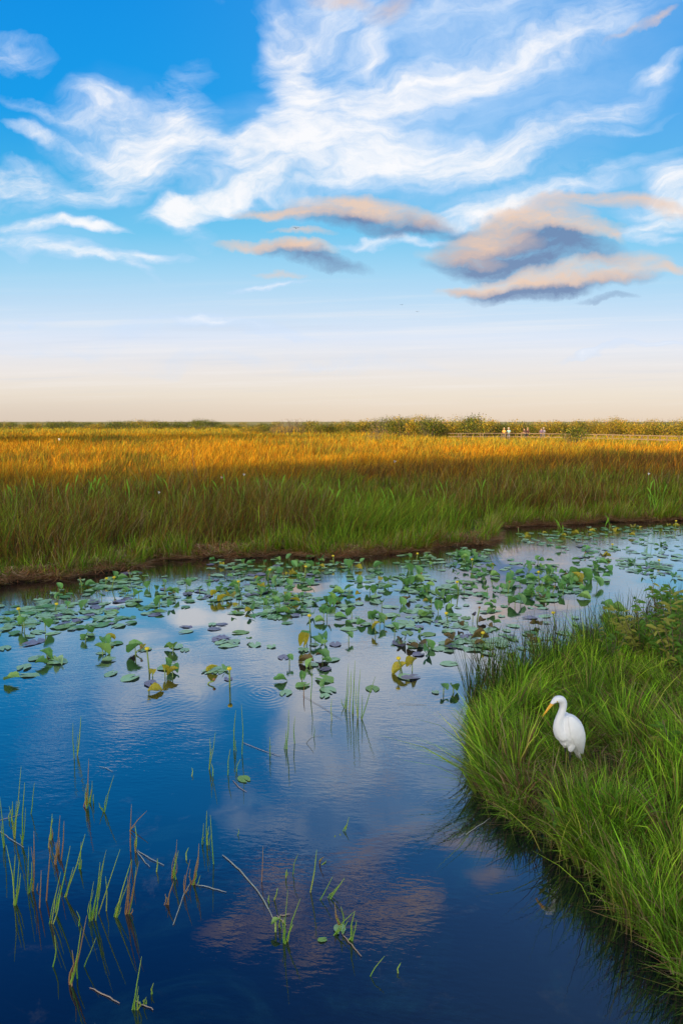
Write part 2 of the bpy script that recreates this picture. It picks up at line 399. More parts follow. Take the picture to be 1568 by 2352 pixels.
# water: dark, peaty and blue, with mirrored sky and slow ripples
def make_water():
    m, N, out = new_mat('pond_water')
    g = N.n('ShaderNodeNewGeometry'); pos = g.outputs['Position']
    sp = N.n('ShaderNodeSeparateXYZ'); N.setin(sp, 0, pos)
    hs = []
    def rings(cx, cy, rad, k, amp):
        q = N.vmath('ADD', N.vmath('SUBTRACT', pos, (cx, cy, 0)), N.vmath('SCALE', N.vmath('SUBTRACT', N.noise(pos, 1.3, 2, color=True), (0.5,)*3), 0.40))
        r = N.vmath('LENGTH', q)
        w = N.math('SINE', N.math('MULTIPLY', r, k))
        f = N.maprange(r, 0.05, rad, 1.0, 0.0)
        return N.math('MULTIPLY', N.math('MULTIPLY', w, f), amp)
    for (px, py, rad, k, amp) in ((612, 1592, 0.7, 90, 0.00010), (330, 1600, 1.2, 74, 0.00007), (205, 1540, 0.9, 75, 0.00012), (1100, 1640, 1.2, 70, 0.0001)):
        p = ground(px, py); hs.append(rings(p.x, p.y, rad, k, amp))
    n1 = N.noise(N.mapping(pos, rot=(0, 0, R(12)), scale=(1.0, 0.32, 1)), 2.2, 3, 0.5, 0.3)
    # ripples live where the breeze touches: the middle distance, patchy
    msk = N.math('MULTIPLY', N.maprange(N.noise(pos, 0.45, 2), 0.35, 0.62), N.maprange(sp.outputs[1], 3.0, 6.0, 0.45, 1.0))
    hs.append(N.math('MULTIPLY', N.math('MULTIPLY', n1, msk), 0.0022))
    n3 = N.noise(N.mapping(pos, rot=(0, 0, R(-8)), scale=(1.0, 0.38, 1)), 11.0, 3, 0.5)
    hs.append(N.math('MULTIPLY', N.math('MULTIPLY', n3, msk), 0.0016))
    n2 = N.noise(pos, 0.9, 2, 0.5); hs.append(N.math('MULTIPLY', n2, 0.0030))
    h = hs[0]
    for x in hs[1:]: h = N.math('ADD', h, x)
    bp = N.n('ShaderNodeBump'); N.setin(bp, 'Height', h); bp.inputs['Strength'].default_value = 1.0; bp.inputs['Distance'].default_value = 1.0
    # water body with drowned weed showing through
    deep = (0.0002, 0.0035, 0.012)
    wz = N.noise(N.mapping(pos, scale=(1.0, 0.6, 1)), 0.8, 6, 0.7, 1.0)
    c = N.mix(N.maprange(wz, 0.50, 0.75, 0.0, 0.75), deep, (0.010, 0.050, 0.052))
    w2 = N.noise(N.vmath('ADD', pos, (7.3, 1.2, 0)), 1.9, 7, 0.72, 0.8)
    c = N.mix(N.maprange(w2, 0.56, 0.78, 0.0, 0.8), c, (0.085, 0.075, 0.045))
    w3 = N.noise(N.vmath('ADD', pos, (1.3, 9.2, 0)), 5.5, 5, 0.7)
    c = N.mix(N.maprange(w3, 0.67, 0.76, 0.0, 0.7), c, (0.12, 0.17, 0.14))
    df = N.n('ShaderNodeBsdfDiffuse'); N.setin(df, 0, c)
    gl = N.n('ShaderNodeBsdfGlossy'); gl.inputs['Roughness'].default_value = 0.0; N.t.links.new(bp.outputs[0], gl.inputs['Normal'])
    gl.inputs['Color'].default_value = (0.95, 0.97, 1, 1)
    fr = N.n('ShaderNodeLayerWeight'); fr.inputs[0].default_value = 0.5; N.t.links.new(bp.outputs[0], fr.inputs['Normal'])
    mx = N.n('ShaderNodeMixShader'); N.setin(mx, 0, N.math('MULTIPLY_ADD', N.math('POWER', fr.outputs['Facing'], 1.8), 0.95, 0.03))
    N.t.links.new(df.outputs[0], mx.inputs[1]); N.t.links.new(gl.outputs[0], mx.inputs[2]); N.t.links.new(mx.outputs[0], out.inputs[0])
    return m
M_water = make_water()

# ------------------------------------------------------------------ the pond outline, terrain and water
far_px = [(-200, 1375), (0, 1347), (60, 1337), (150, 1328), (240, 1316), (290, 1306), (310, 1289), (400, 1284), (480, 1281), (580, 1277), (650, 1273), (730, 1276), (800, 1280),
          (860, 1272), (940, 1262), (1020, 1253), (1100, 1250), (1128, 1240), (1135, 1222), (1165, 1212), (1230, 1206), (1330, 1203), (1420, 1199), (1500, 1196), (1568, 1192), (1800, 1188)]
far_line = [ground(*p) for p in far_px]
isl_px = [(1700, 2400), (1568, 2280), (1500, 2190), (1430, 2100), (1375, 2015), (1335, 1975), (1250, 1925), (1170, 1895), (1132, 1850), (1108, 1790), (1096, 1730), (1102, 1680),
          (1122, 1640), (1158, 1608), (1220, 1575), (1320, 1535), (1430, 1490), (1568, 1440), (1700, 1400)]
isl_line = [ground(*p) for p in isl_px]
mead_poly = np.array([(-60, 9)] + [(p.x, p.y) for p in far_line] + [(60, 24), (4000, 24), (4000, 9000), (-4000, 9000), (-4000, 9)])
isl_poly = np.array([(p.x, p.y) for p in isl_line] + [(30, 11), (30, -4), (6, -4)])

def sdist(px, py, poly):
    """signed distance to a polygon, positive inside"""
    n = len(poly); d2 = np.full(px.shape, 1e18); ins = np.zeros(px.shape, bool)
    for i in range(n):
        ax, ay = poly[i]; bx, by = poly[(i+1) % n]
        ex, ey = bx-ax, by-ay; L = ex*ex + ey*ey + 1e-12
        t = np.clip(((px-ax)*ex + (py-ay)*ey) / L, 0, 1)
        d2 = np.minimum(d2, (px-ax-t*ex)**2 + (py-ay-t*ey)**2)
        c = ((ay > py) != (by > py)) & (px < ex*(py-ay)/(ey if abs(ey) > 1e-12 else 1e-12) + ax)
        ins ^= c
    return np.where(ins, 1, -1) * np.sqrt(d2)
def sstep(x, a, b):
    t = np.clip((x-a)/(b-a), 0, 1); return t*t*(3-2*t)
def land(x, y):
    return sdist(x, y, mead_poly), sdist(x, y, isl_poly)
def terrain_z(x, y, sm=None, si=None):
    if sm is None: sm, si = land(x, y)
    s = np.maximum(sm + 0.24*snoise(x, y, 0.55, 77), si + 0.10 * snoise(x, y, 0.35, 3))
    z = -0.7 + 0.62 * sstep(s, -0.9, -0.05) + 0.20 * sstep(s, -0.08, 0.22)
    z += np.where(si > 0, sstep(si, 0.1, 1.2) * (0.06 + 0.05 * snoise(x, y, 0.8, 5)), 0)
    z += np.where(sm > 0, sstep(sm, 0.3, 3.0) * (0.05 + 0.05 * snoise(x, y, 4.0, 6)), 0)
    return z
def tz(x, y):
    return float(terrain_z(np.array([x], float), np.array([y], float))[0])

gx = np.concatenate([-np.geomspace(30, 5000, 34)[::-1][:-1], np.arange(-30, 36, 0.28), np.geomspace(36, 5000, 34)])
gy = np.concatenate([-np.geomspace(8, 600, 14)[::-1][:-1], np.arange(-8, 40, 0.28), np.geomspace(40, 8000, 48)])
GX, GY = np.meshgrid(gx, gy); fx, fy = GX.ravel(), GY.ravel()
TZ = terrain_z(fx, fy)
nx, ny = len(gx), len(gy)
ii = (np.arange(ny-1)[:, None]*nx + np.arange(nx-1)[None]).ravel()
link('ground', quads_mesh('ground', np.stack([fx, fy, TZ], 1), np.stack([ii, ii+1, ii+nx+1, ii+nx], 1), smooth=True), M_soil, kind='structure')
wx = np.array([-400, 60.0]); wy = np.array([-60, 45.0])
link('water', quads_mesh('water', np.array([(-400, -60, 0), (60, -60, 0), (60, 45, 0), (-400, 45, 0)], float), np.array([(0, 1, 2, 3)])), M_water, kind='structure')

# ------------------------------------------------------------------ meadow grass
C = np.array
GREEN = (0.17, 0.42, 0.02); LIME = (0.46, 0.72, 0.04); OLIVE = (0.38, 0.42, 0.03); RUST = (0.42, 0.17, 0.03); TAN = (0.58, 0.42, 0.17)
GOLD = (0.90, 0.46, 0.018); ORANGE = (0.82, 0.32, 0.010); YEL = (0.66, 0.54, 0.05)
def build_meadow():
    n = 430000
    d = np.exp(rng.uniform(math.log(11.5), math.log(330), n)); a = rng.uniform(-0.62, 0.62, n)
    x = d*np.sin(a); y = d*np.cos(a)
    sm = sdist(x, y, mead_poly)
    sm = sm + 0.24*snoise(x, y, 0.55, 77) * (sm < 3)
    k = sm > 0.02
    x, y, sm, d = x[k], y[k], sm[k], d[k]; n = len(x)
    z = terrain_z(x, y, sm, np.full(n, -1.0))
    n1 = snoise(x, y, 2.2, 11); n2 = snoise(x, y, 9.0, 12); n3 = snoise(x, y, 0.7, 13)
    # height: droopy edge, tall sedge, then even spike rush
    hh = 0.22 + 0.68 * sstep(sm, 0.10, 1.5) + 0.22*n1 * sstep(sm, 0.3, 2) + 0.20*n3*sstep(sm, 0.0, 0.6)
    hh = np.where(d > 24, hh*0.85, hh); hh += (0.20*snoise(x, y*0.6, 1.5, 18) + 0.16*snoise(x, y, 5.0, 19))*(d > 22)
    hh = hh * rng.uniform(0.45, 1.15, n) * np.where(rng.random(n) < 0.06, 1.35, 1.0)
    hh = np.clip(hh, 0.12, 1.6)
    w = np.clip(0.0075 + 0.00050*(d-10), 0.007, 0.16) * rng.uniform(0.6, 1.4, n)
    wind = C([0.16, -0.02])
    lean = rng.normal(0, 0.24, (n, 2)) * hh[:, None] + (wind[None] + 0.22*np.stack([snoise(x, y, 1.1, 15), snoise(x, y, 1.1, 16)], 1))*hh[:, None]
    lean += rng.normal(0, 0.6, (n, 2)) * hh[:, None] * (rng.random(n) < 0.16)[:, None]
    # colour zones
    gold = sstep(sm + 3.0*n1 + 1.5*n2, 7.5, 14.0)
    green = sstep(-n1*0.8 + n2*0.5, -0.4, 0.5)*(1-sstep(sm, 2, 10)*0.5)
    A = pick([GREEN, LIME, OLIVE, (0.12, 0.18, 0.02)], [3, 2.2, 2.2, 1.5], n)
    B = pick([RUST, TAN, OLIVE, (0.24, 0.13, 0.04), (0.12, 0.10, 0.03)], [3, 1.2, 2, 2, 2], n)
    G = pick([GOLD, ORANGE, YEL, RUST, OLIVE], [4.5, 3.6, 1.2, 0.9, 0.6], n)
    FarG = pick([YEL, GOLD, (0.34, 0.36, 0.06), OLIVE], [3, 2, 3, 1], n)
    sel = rng.random(n) < np.clip(green*0.65 + 0.16 + 0.25*(sm < 0.9), 0, 1)
    col_ = np.where(sel[:, None], A, B)
    col_ = np.where((rng.random(n) < gold)[:, None], G, col_)
    col_ = np.where((d < 34)[:, None], col_*0.86, col_)  # treeline shade deepened in the blade colour near the pond
    pt = sstep(snoise(x, y*0.5, 3.5, 23), 0.10, 0.55)*0.75
    col_ = np.where((rng.random(n) < pt*gold)[:, None], pick([OLIVE, RUST, (0.20, 0.20, 0.03)], [2, 2, 2], n), col_)  # self-shadow mottling painted as patches of darker blades
    rz_ = (0.45 + 0.4*sstep(x + 0.25*y, 2, 12))*(1-sstep(y - 0.6*x, 32, 42))
    RB = pick([(0.34, 0.13, 0.03), (0.20, 0.09, 0.02), (0.16, 0.15, 0.02), (0.30, 0.20, 0.04)], [3, 3, 2, 2], n)  # rust brown sedge, darkened to carry the treeline's shade in its colour
    col_ = np.where((rng.random(n) < rz_*gold)[:, None], RB, col_)
    fg = np.clip(sstep(y, 62, 85)*sstep(x, -25, 25) + sstep(y, 120, 160) + 0.35*sstep(n2, 0.2, 0.9)*sstep(y, 40, 60), 0, 1)
    col_ = np.where((rng.random(n) < fg*0.85)[:, None], FarG, col_)
    base = col_*0.45 + C([0.12, 0.08, 0.03])*0.5  # brown blade feet, darker to paint the shade low in the grass
    face = np.arctan2(-x, y) + rng.normal(0, 0.9, n)
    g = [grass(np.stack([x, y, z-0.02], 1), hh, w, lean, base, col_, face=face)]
    v, f, c = cat_geo(g)
    link('meadow_grass', quads_mesh('meadow_grass', v, f, c), M_grass, label='golden and green marsh grass covering the wide flat meadow beyond the pond', cat='grass', kind='stuff')
    # dead thatch lying along the far waterline
    pts = []
    fl = np.array([(p.x, p.y) for p in far_line]); seg = np.linalg.norm(np.diff(fl, axis=0), axis=1); cs = np.concatenate([[0], np.cumsum(seg)])
    m = 30000; t = rng.uniform(0, cs[-1], m); j = np.clip(np.searchsorted(cs, t)-1, 0, len(seg)-1); f_ = (t-cs[j])/seg[j]
    p = fl[j] + (fl[j+1]-fl[j])*f_[:, None]
    nrm = np.stack([-(fl[j+1]-fl[j])[:, 1], (fl[j+1]-fl[j])[:, 0]], 1) / seg[j][:, None]
    inl = np.abs(rng.normal(0.08, 0.22, m)) * (0.5 + 0.5*(1+snoise(p[:, 0], p[:, 1], 1.0, 21))) - 0.24*snoise(p[:, 0], p[:, 1], 0.55, 77)
    q = p + nrm*inl[:, None]
    zz = np.maximum(terrain_z(q[:, 0], q[:, 1]), 0.0) + rng.uniform(0.01, 0.13, m)*np.clip(0.4 + inl/0.3, .2, 1.2)
    L = rng.uniform(0.15, 0.55, m)
    th = rng.normal(0.0, 0.7, m)
    out = -nrm*np.cos(th)[:, None]*0.75 + np.stack([nrm[:, 1], -nrm[:, 0]], 1)*np.sin(th)[:, None] * 1.3
    tc = pick([(0.55, 0.30, 0.14), (0.72, 0.52, 0.30), (0.22, 0.10, 0.05), (0.62, 0.28, 0.12), OLIVE], [3, 2.4, 2, 2, 0.5], m)
    v, f, c = grass(np.stack([q[:, 0], q[:, 1], zz], 1), -zz*rng.uniform(0.2, 1.0, m) + rng.uniform(-0.02, 0.10, m), rng.uniform(0.008, 0.018, m), out*L[:, None], tc*0.85, tc, bend=1.3)
    m = 16000; t = rng.uniform(0, cs[-1], m); j = np.clip(np.searchsorted(cs, t)-1, 0, len(seg)-1); f_ = (t-cs[j])/seg[j]
    p = fl[j] + (fl[j+1]-fl[j])*f_[:, None]; nrm = np.stack([-(fl[j+1]-fl[j])[:, 1], (fl[j+1]-fl[j])[:, 0]], 1) / seg[j][:, None]
    cl = snoise(p[:, 0], p[:, 1], 0.4, 91)
    k = cl > rng.uniform(-1.0, 0.8, m); p, nrm, cl = p[k], nrm[k], cl[k]; m = len(p)
    q = p + nrm*(np.abs(rng.normal(0.10, 0.12, m)) - 0.24*snoise(p[:, 0], p[:, 1], 0.55, 77))[:, None]
    hh = rng.uniform(0.12, 0.55, m)*(1+0.5*cl); th = rng.normal(0, 0.9, m)
    od = -nrm*np.cos(th)[:, None] + np.stack([nrm[:, 1], -nrm[:, 0]], 1)*np.sin(th)[:, None]
    c1 = pick([GREEN, LIME, OLIVE, TAN, RUST], [3, 1.5, 2.5, 2, 1], m)
    g2 = grass(np.stack([q[:, 0], q[:, 1], np.full(m, 0.04)], 1), hh, rng.uniform(0.007, 0.013, m), od*rng.uniform(0.05, 0.4, m)[:, None], c1*.6, c1, bend=1.6)
    v2, f2, c2_ = g2; f = np.concatenate([f, f2 + len(v)]); v = np.concatenate([v, v2]); c = np.concatenate([c, c2_])
    link('dead_thatch', quads_mesh('dead_thatch', v, f, c), M_grass, label='brown dead grass and drooping blades hanging over the far waterline of the pond', cat='dead grass', kind='stuff')
build_meadow()

# ------------------------------------------------------------------ island grass
egret_pos = ground(1303, 1800, 0.17)
def build_island():
    geo_ = []
    n = 120000
    # tufts
    nt = 780
    lo = isl_poly.min(0); hi = C([9.0, 10.5])
    tx = rng.uniform(lo[0], hi[0], nt*4); ty = rng.uniform(1.5, hi[1], nt*4)
    si = sdist(tx, ty, isl_poly); k = (si > -0.02) & (tx < ty*0.62 + 1.3); tx, ty, si = tx[k], ty[k], si[k]
    dE = np.hypot(tx-egret_pos.x, ty-egret_pos.y)
    ex = egret_pos.x + rng.uniform(-.30, .22, 26); ey = egret_pos.y - rng.uniform(.52, .78, 26)
    tx = np.concatenate([tx, ex]); ty = np.concatenate([ty, ey]); nx_ = len(ex)
    nt = len(tx)
    tn = snoise(tx, ty, 0.55, 31); tn2 = snoise(tx, ty, 1.6, 32)
    th = (0.29 + 0.17*tn + 0.10*tn2)*rng.choice([0.6, 0.85, 1.1, 1.5], nt, p=[.25, .3, .3, .15])
    # low trampled patch round the bird and in front of it
    fr = np.exp(-((tx-egret_pos.x+0.10)/0.42)**2 - ((ty-egret_pos.y+0.12)/0.34)**2)
    th *= (1 - 0.80*fr)
    fr2 = np.exp(-((tx-egret_pos.x-0.3)/0.45)**2 - ((ty-egret_pos.y-0.1)/0.4)**2)
    th *= (1 - 0.45*fr2)
    near = np.exp(-((sdist(tx, ty, isl_poly)-0.24)/0.24)**2)*(ty < egret_pos.y); th = np.maximum(th + 0.10*near*(0.6+tn), 0.42*near*rng.uniform(.65, 1.15, nt))
    th = np.clip(th, 0.05, 0.66)
    th[-nx_:] = rng.uniform(.34, .50, nx_)
    keep_ = sdist(tx, ty, isl_poly) > -0.02; tx, ty, th, tn, tn2, fr = tx[keep_], ty[keep_], th[keep_], tn[keep_], tn2[keep_], fr[keep_]; nt = len(tx)
    lime = np.clip(0.80 + 0.7*tn - 0.3*tn2 - 0.7*fr, 0, 1)
    per = 72
    idx = np.repeat(np.arange(nt), per); m = len(idx)
    rr = np.abs(rng.normal(0, 0.075, m)); an = rng.uniform(0, 2*math.pi, m)
    x = tx[idx] + rr*np.cos(an); y = ty[idx] + rr*np.sin(an)
    z = terrain_z(x, y, np.full(m, -1.0), sdist(x, y, isl_poly))
    z = np.maximum(z, 0.0)
    h = th[idx]*rng.uniform(0.45, 1.25, m)
    out = np.stack([np.cos(an), np.sin(an)], 1) * (rr/0.075)[:, None]
    tl = rng.normal(0, 0.26, (nt, 2))[idx]
    lean = (out*rng.uniform(0.1, 0.45, (m, 1)) + tl + rng.normal(0, 0.12, (m, 2))) * h[:, None] * 1.1
    A = pick([(0.36, 0.72, 0.03), (0.56, 0.86, 0.05), (0.22, 0.52, 0.03), (0.62, 0.66, 0.10)], [3, 3, 2, 1], m)
    B = pick([(0.10, 0.28, 0.022), (0.28, 0.54, 0.03), (0.30, 0.30, 0.06), (0.36, 0.22, 0.09)], [3, 3, 1.2, 1.0], m)
    c1 = np.where((rng.random(m) < lime[idx])[:, None], A, B)
    brown = pick([(0.34, 0.20, 0.09), (0.42, 0.32, 0.16)], [1, 1], m)
    c1 = np.where((rng.random(m) < 0.06 + 0.40*fr[idx])[:, None], brown, c1)
    c0 = c1*0.35 + C([0.15, 0.11, 0.05])*0.5  # brown sheaths, darkened so the colour holds the shade between tufts
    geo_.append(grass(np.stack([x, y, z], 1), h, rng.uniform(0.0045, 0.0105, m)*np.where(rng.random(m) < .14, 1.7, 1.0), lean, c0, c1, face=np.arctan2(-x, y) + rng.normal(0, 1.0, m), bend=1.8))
    # lying dead litter
    m = 60000
    x = rng.uniform(lo[0], 8, m); y = rng.uniform(1.8, 10, m); si = sdist(x, y, isl_poly); k = si > -0.06; x, y = x[k], y[k]; m = len(x)
    z = np.maximum(terrain_z(x, y), 0) + rng.uniform(0.0, 0.16, m)
    an = rng.uniform(0, 2*math.pi, m); L = rng.uniform(0.10, 0.36, m)
    cc = pick([(0.44, 0.25, 0.10), (0.60, 0.45, 0.24), (0.24, 0.13, 0.06), (0.26, 0.40, 0.05)], [2.5, 2, 2, 3], m)
    geo_.append(grass(np.stack([x, y, z], 1), rng.uniform(-0.03, 0.09, m), rng.uniform(0.003, 0.007, m), np.stack([np.cos(an), np.sin(an)], 1)*L[:, None], cc*0.8, cc, bend=1.1))
    # arching long blades drooping over the near shore
    il = np.array([(p.x, p.y) for p in isl_line]); seg = np.linalg.norm(np.diff(il, axis=0), axis=1); cs = np.concatenate([[0], np.cumsum(seg)])
    m = 9000; t = rng.uniform(0, cs[-1], m); j = np.clip(np.searchsorted(cs, t)-1, 0, len(seg)-1); f_ = (t-cs[j])/seg[j]
    p = il[j] + (il[j+1]-il[j])*f_[:, None]
    ov = np.stack([-(il[j+1]-il[j])[:, 1], (il[j+1]-il[j])[:, 0]], 1)/seg[j][:, None]
    tst = sdist(p[:, 0]+ov[:, 0]*.1, p[:, 1]+ov[:, 1]*.1, isl_poly); ov = np.where((tst > 0)[:, None], -ov, ov)
    q = p - ov*rng.uniform(-0.03, 0.22, m)[:, None]
    h = rng.uniform(0.10, 0.46, m)*(1+0.6*snoise(q[:, 0], q[:, 1], 0.4, 41))
    th = rng.normal(0, 0.6, m)
    od = ov*np.cos(th)[:, None] + np.stack([ov[:, 1], -ov[:, 0]], 1)*np.sin(th)[:, None]
    cc = pick([(0.20, 0.42, 0.03), (0.32, 0.56, 0.04), (0.46, 0.32, 0.15), (0.12, 0.26, 0.03)], [3, 2, 1.6, 2], m)
    geo_.append(grass(np.stack([q[:, 0], q[:, 1], np.full(m, 0.05)], 1), h, rng.uniform(0.0035, 0.008, m), od*(rng.uniform(0.05, 0.32, m))[:, None], cc*0.8, cc, bend=1.6))
    v, f, c = cat_geo(geo_)
    link('island_grass', quads_mesh('island_grass', v, f, c), M_grass, label='lush bright green grass tufts with brown litter covering the near bank', cat='grass', kind='stuff')
    # dark thin rushes along the far side of the island
    m = 1700
    t = rng.uniform(0, 1, m)
    px = 1075 + t*520; py = 1640 - t*190 + rng.normal(0, 22, m)
    g = np.array([ground(a, b)[:] for a, b in zip(px, py)])
    h = rng.uniform(0.28, 0.85, m)
    cc = pick([(0.05, 0.10, 0.02), (0.10, 0.18, 0.03), (0.16, 0.09, 0.05)], [3, 3, 1.5], m)
    v, f, c = grass(g, h, rng.uniform(0.006, 0.010, m), rng.normal(0, 0.20, (m, 2))*h[:, None] + C([0.05, 0])*h[:, None], cc, cc*0.9, bend=1.2, wp=(1, .9, .7, .2))
    link('dark_rushes', quads_mesh('dark_rushes', v, f, c), M_grass, label='thin dark rushes rising along the far side of the near bank', cat='rushes', kind='stuff')
build_island()

# ------------------------------------------------------------------ shrubs and trees
def leaf_cloud(n, c, r, size, cols, probs, hollow=0.35, droop=0.0, seed=0, up=0.4):
    """many small leaf quads in an uneven ellipsoid"""
    u = rng.normal(0, 1, (n, 3)); u /= np.linalg.norm(u, axis=1)[:, None]
    rad = (hollow + (1-hollow)*rng.random(n)**0.5)
    ph = rng.uniform(0, 6, 4)
    lump = 1 + 0.22*np.sin(u[:, 0]*5+ph[0])*np.sin(u[:, 1]*5+ph[1]) + 0.18*np.sin(u[:, 2]*7+ph[2]+u[:, 0]*4)
    p = C(c) + u*(rad*lump)[:, None]*C(r)
    # leaf axes
    a = rng.normal(0, 1, (n, 3)); a[:, 2] += up; a /= np.linalg.norm(a, axis=1)[:, None]
    b = np.cross(a, rng.normal(0, 1, (n, 3))); b /= np.linalg.norm(b, axis=1)[:, None]
    s = size*rng.uniform(0.6, 1.3, n)
    V_ = np.stack([p - a*s[:, None]*.5, p + b*s[:, None]*.27, p + a*s[:, None]*.5, p - b*s[:, None]*.27], 1).reshape(-1, 3)
    F_ = np.arange(n*4).reshape(-1, 4)
    cl = pick(cols, probs, n); return V_, F_, np.repeat(cl, 4, 0)
SH_G = ([(0.12, 0.17, 0.02), (0.26, 0.28, 0.03), (0.07, 0.11, 0.02), (0.42, 0.32, 0.04)], [3, 3, 2, 1])
SH_Y = ([(0.46, 0.38, 0.03), (0.62, 0.42, 0.04), (0.20, 0.22, 0.03), (0.55, 0.28, 0.05)], [3, 3, 2, 1])
SH_B = ([(0.40, 0.27, 0.13), (0.32, 0.20, 0.10), (0.26, 0.26, 0.07)], [3, 2, 1])
def stem_set(spec):
    vs, fs = merge([loft(pts, rad, 5) for pts, rad in spec])
    return vs, [f for f in fs]
def shrub_mesh(name, w, h, pal, n=900, size=0.15, bare=0.0):
    geo_ = []; k = 5
    for i in range(k):
        a = 2*math.pi*i/k + rnd.uniform(-.4, .4); rr = rnd.uniform(0.15, 0.55)*w*.5
        cz = h*rnd.uniform(0.42, 0.74); r = (w*rnd.uniform(.22, .36), w*rnd.uniform(.22, .36), h*rnd.uniform(.18, .30))
        geo_.append(leaf_cloud(n//k, (math.cos(a)*rr, math.sin(a)*rr, cz), r, size, *pal))
    geo_.append(leaf_cloud(n//4, (0, 0, h*.32), (w*.5, w*.5, h*.34), size, *pal))
    v, f, c = cat_geo(geo_)
    # stems as thin quads strips in the same thing
    m = 26; a = rng.uniform(0, 6.28, m)
    s = grass(np.stack([np.cos(a)*w*.06, np.sin(a)*w*.06, np.zeros(m)], 1), rng.uniform(.6, 1.08, m)*h, np.full(m, 0.05*h/3), np.stack([np.cos(a), np.sin(a)], 1)*w*rng.uniform(.1, .5, m)[:, None], np.tile(C([.14, .11, .08]), (m, 1)), np.tile(C([.2, .15, .1]), (m, 1)), bend=1.1)
    v, f, c = cat_geo([(v, f, c), s])
    return quads_mesh(name, v, f, c)
sh_green = [shrub_mesh('shrub', 3.2, rnd.uniform(2.4, 3.0), SH_G) for _ in range(4)]
sh_yel = [shrub_mesh('shrub', 3.4, rnd.uniform(2.4, 3.2), SH_Y) for _ in range(4)]
sh_bare = [shrub_mesh('shrub', 3.0, 2.8, SH_B, n=200, size=.13) for _ in range(2)]
def place_shrub(px, top, Y, kind, label, group, wide=1.0):
    me = rnd.choice({'g': sh_green, 'y': sh_yel, 'b': sh_bare}[kind])
    p = at(px, top, Y); h = max(p.z, 0.8)*(0.92 if px < 640 else 1.10)
    o = link('shrub', me, M_foliage, loc=(p.x, Y, 0.0), label=label, cat='shrub', group=group)
    zz = max(v.co.z for v in me.vertices) if me.name not in _zc else _zc[me.name]; _zc[me.name] = zz
    s = h/zz; o.scale = (s*wide, s*wide, s); o.rotation_euler = (0, 0, rnd.uniform(0, 6.28)); return o
_zc = {}
# the belt of shrubs behind the boardwalk, right half, and the thin dark line far left
prof = [(0, 963), (60, 965), (130, 961), (200, 963), (280, 960), (340, 957), (400, 960), (455, 955), (500, 961), (560, 966), (600, 967), (650, 963), (700, 962), (760, 967), (820, 964), (880, 956),
        (930, 957), (985, 954), (1020, 962), (1080, 952), (1120, 959), (1180, 963), (1250, 960), (1320, 961), (1400, 958), (1460, 961), (1520, 962), (1600, 960)]
def top_at(px):
    return float(np.interp(px, [p[0] for p in prof], [p[1] for p in prof]))
for i in range(46):
    px = -30 + i*15.5 + rnd.uniform(-5, 5); Y = rnd.uniform(215, 250)
    if px > 640: break
    place_shrub(px, top_at(px) + rnd.uniform(-1, 4), Y, 'g' if rnd.random() < .8 else 'y', 'low dark green shrub in the far thin treeline on the left horizon', 'far shrubs along the left horizon', 1.5)
for i in range(30):
    px = 560 + i*13 + rnd.uniform(-5, 5); Y = rnd.uniform(135, 165)
    k = 'b' if 620 < px < 690 or 870 < px < 910 else ('g' if rnd.random() < .6 else 'y')
    lab = {'b': 'greyish brown nearly bare shrub in the middle of the horizon line', 'g': 'green shrub in the middle of the horizon line', 'y': 'yellow green shrub in the middle of the horizon line'}[k]
    place_shrub(px, top_at(px) + rnd.uniform(-1, 5), Y, k, lab, 'shrubs along the middle horizon, ' + {'b': 'bare', 'g': 'green', 'y': 'yellow green'}[k], 1.25)
for i in range(66):
    px = 900 + i*10.5 + rnd.uniform(-4, 4); Y = rnd.uniform(106, 128)
    yel = rnd.random() < 0.45 + 0.4*(px > 1150)
    lab = 'sunlit yellow green shrub in the belt behind the boardwalk' if yel else 'green shrub in the belt behind the boardwalk'
    place_shrub(px, top_at(px) - 2 + abs(rnd.gauss(0, 9)), Y, 'y' if yel else 'g', lab, 'belt of shrubs behind the boardwalk, ' + ('yellow' if yel else 'green'), rnd.uniform(.65, 1.1))
for px, tp, Y, lab in ((985, 953, 104, 'dense dark green shrub standing out of the belt above the boardwalk start'),
                       (1082, 950, 103, 'tallest broad dark green shrub above the boardwalk railing'),
                       (455, 954, 210, 'small dark tree knob topping the far left treeline')):
    place_shrub(px, tp, Y, 'g', lab, None, 0.9)
place_shrub(1322, 975, 74, 'g', 'bright green leafy bush hiding the gap in the boardwalk railing', None, 1.25)
place_shrub(860, 985, 88, 'b', 'sprawling bare branched shrub in the grass left of the boardwalk', None, 1.4)

def tree_parts(h, w):
    tr = [([(0, 0, -.2), (rnd.uniform(-.2, .2), rnd.uniform(-.2, .2), h*.35), (rnd.uniform(-.4, .4), rnd.uniform(-.4, .4), h*.75)], [h*.028, h*.02, h*.008])]
    geo_ = []
    for i in range(9):
        a = i*2.4 + rnd.uniform(-.3, .3); z = h*rnd.uniform(.28, .82); rr = w*.5*rnd.uniform(.3, .75)*(1.15 - z/h*.6)
        e = (math.cos(a)*rr, math.sin(a)*rr, z)
        tr.append(([(0, 0, z*.6), (e[0]*.5, e[1]*.5, z*.85), e], [h*.011, h*.007, h*.003]))
        geo_.append(leaf_cloud(330, e, (w*.26, w*.26, h*.15), 0.34, *SH_G, hollow=.1))
    geo_.append(leaf_cloud(900, (0, 0, h*.5), (w*.42, w*.42, h*.42), 0.36, *SH_G, hollow=.1))
    geo_.append(leaf_cloud(300, (0, 0, h*.2), (w*.4, w*.4, h*.2), 0.34, *SH_G, hollow=.1))
    vs, fs = merge([loft(p, r, 7) for p, r in tr])
    return poly_mesh('trunk', vs, fs), quads_mesh('crown', *cat_geo(geo_)[:2], cat_geo(geo_)[2])
tm = [tree_parts(8, 6) for _ in range(3)]
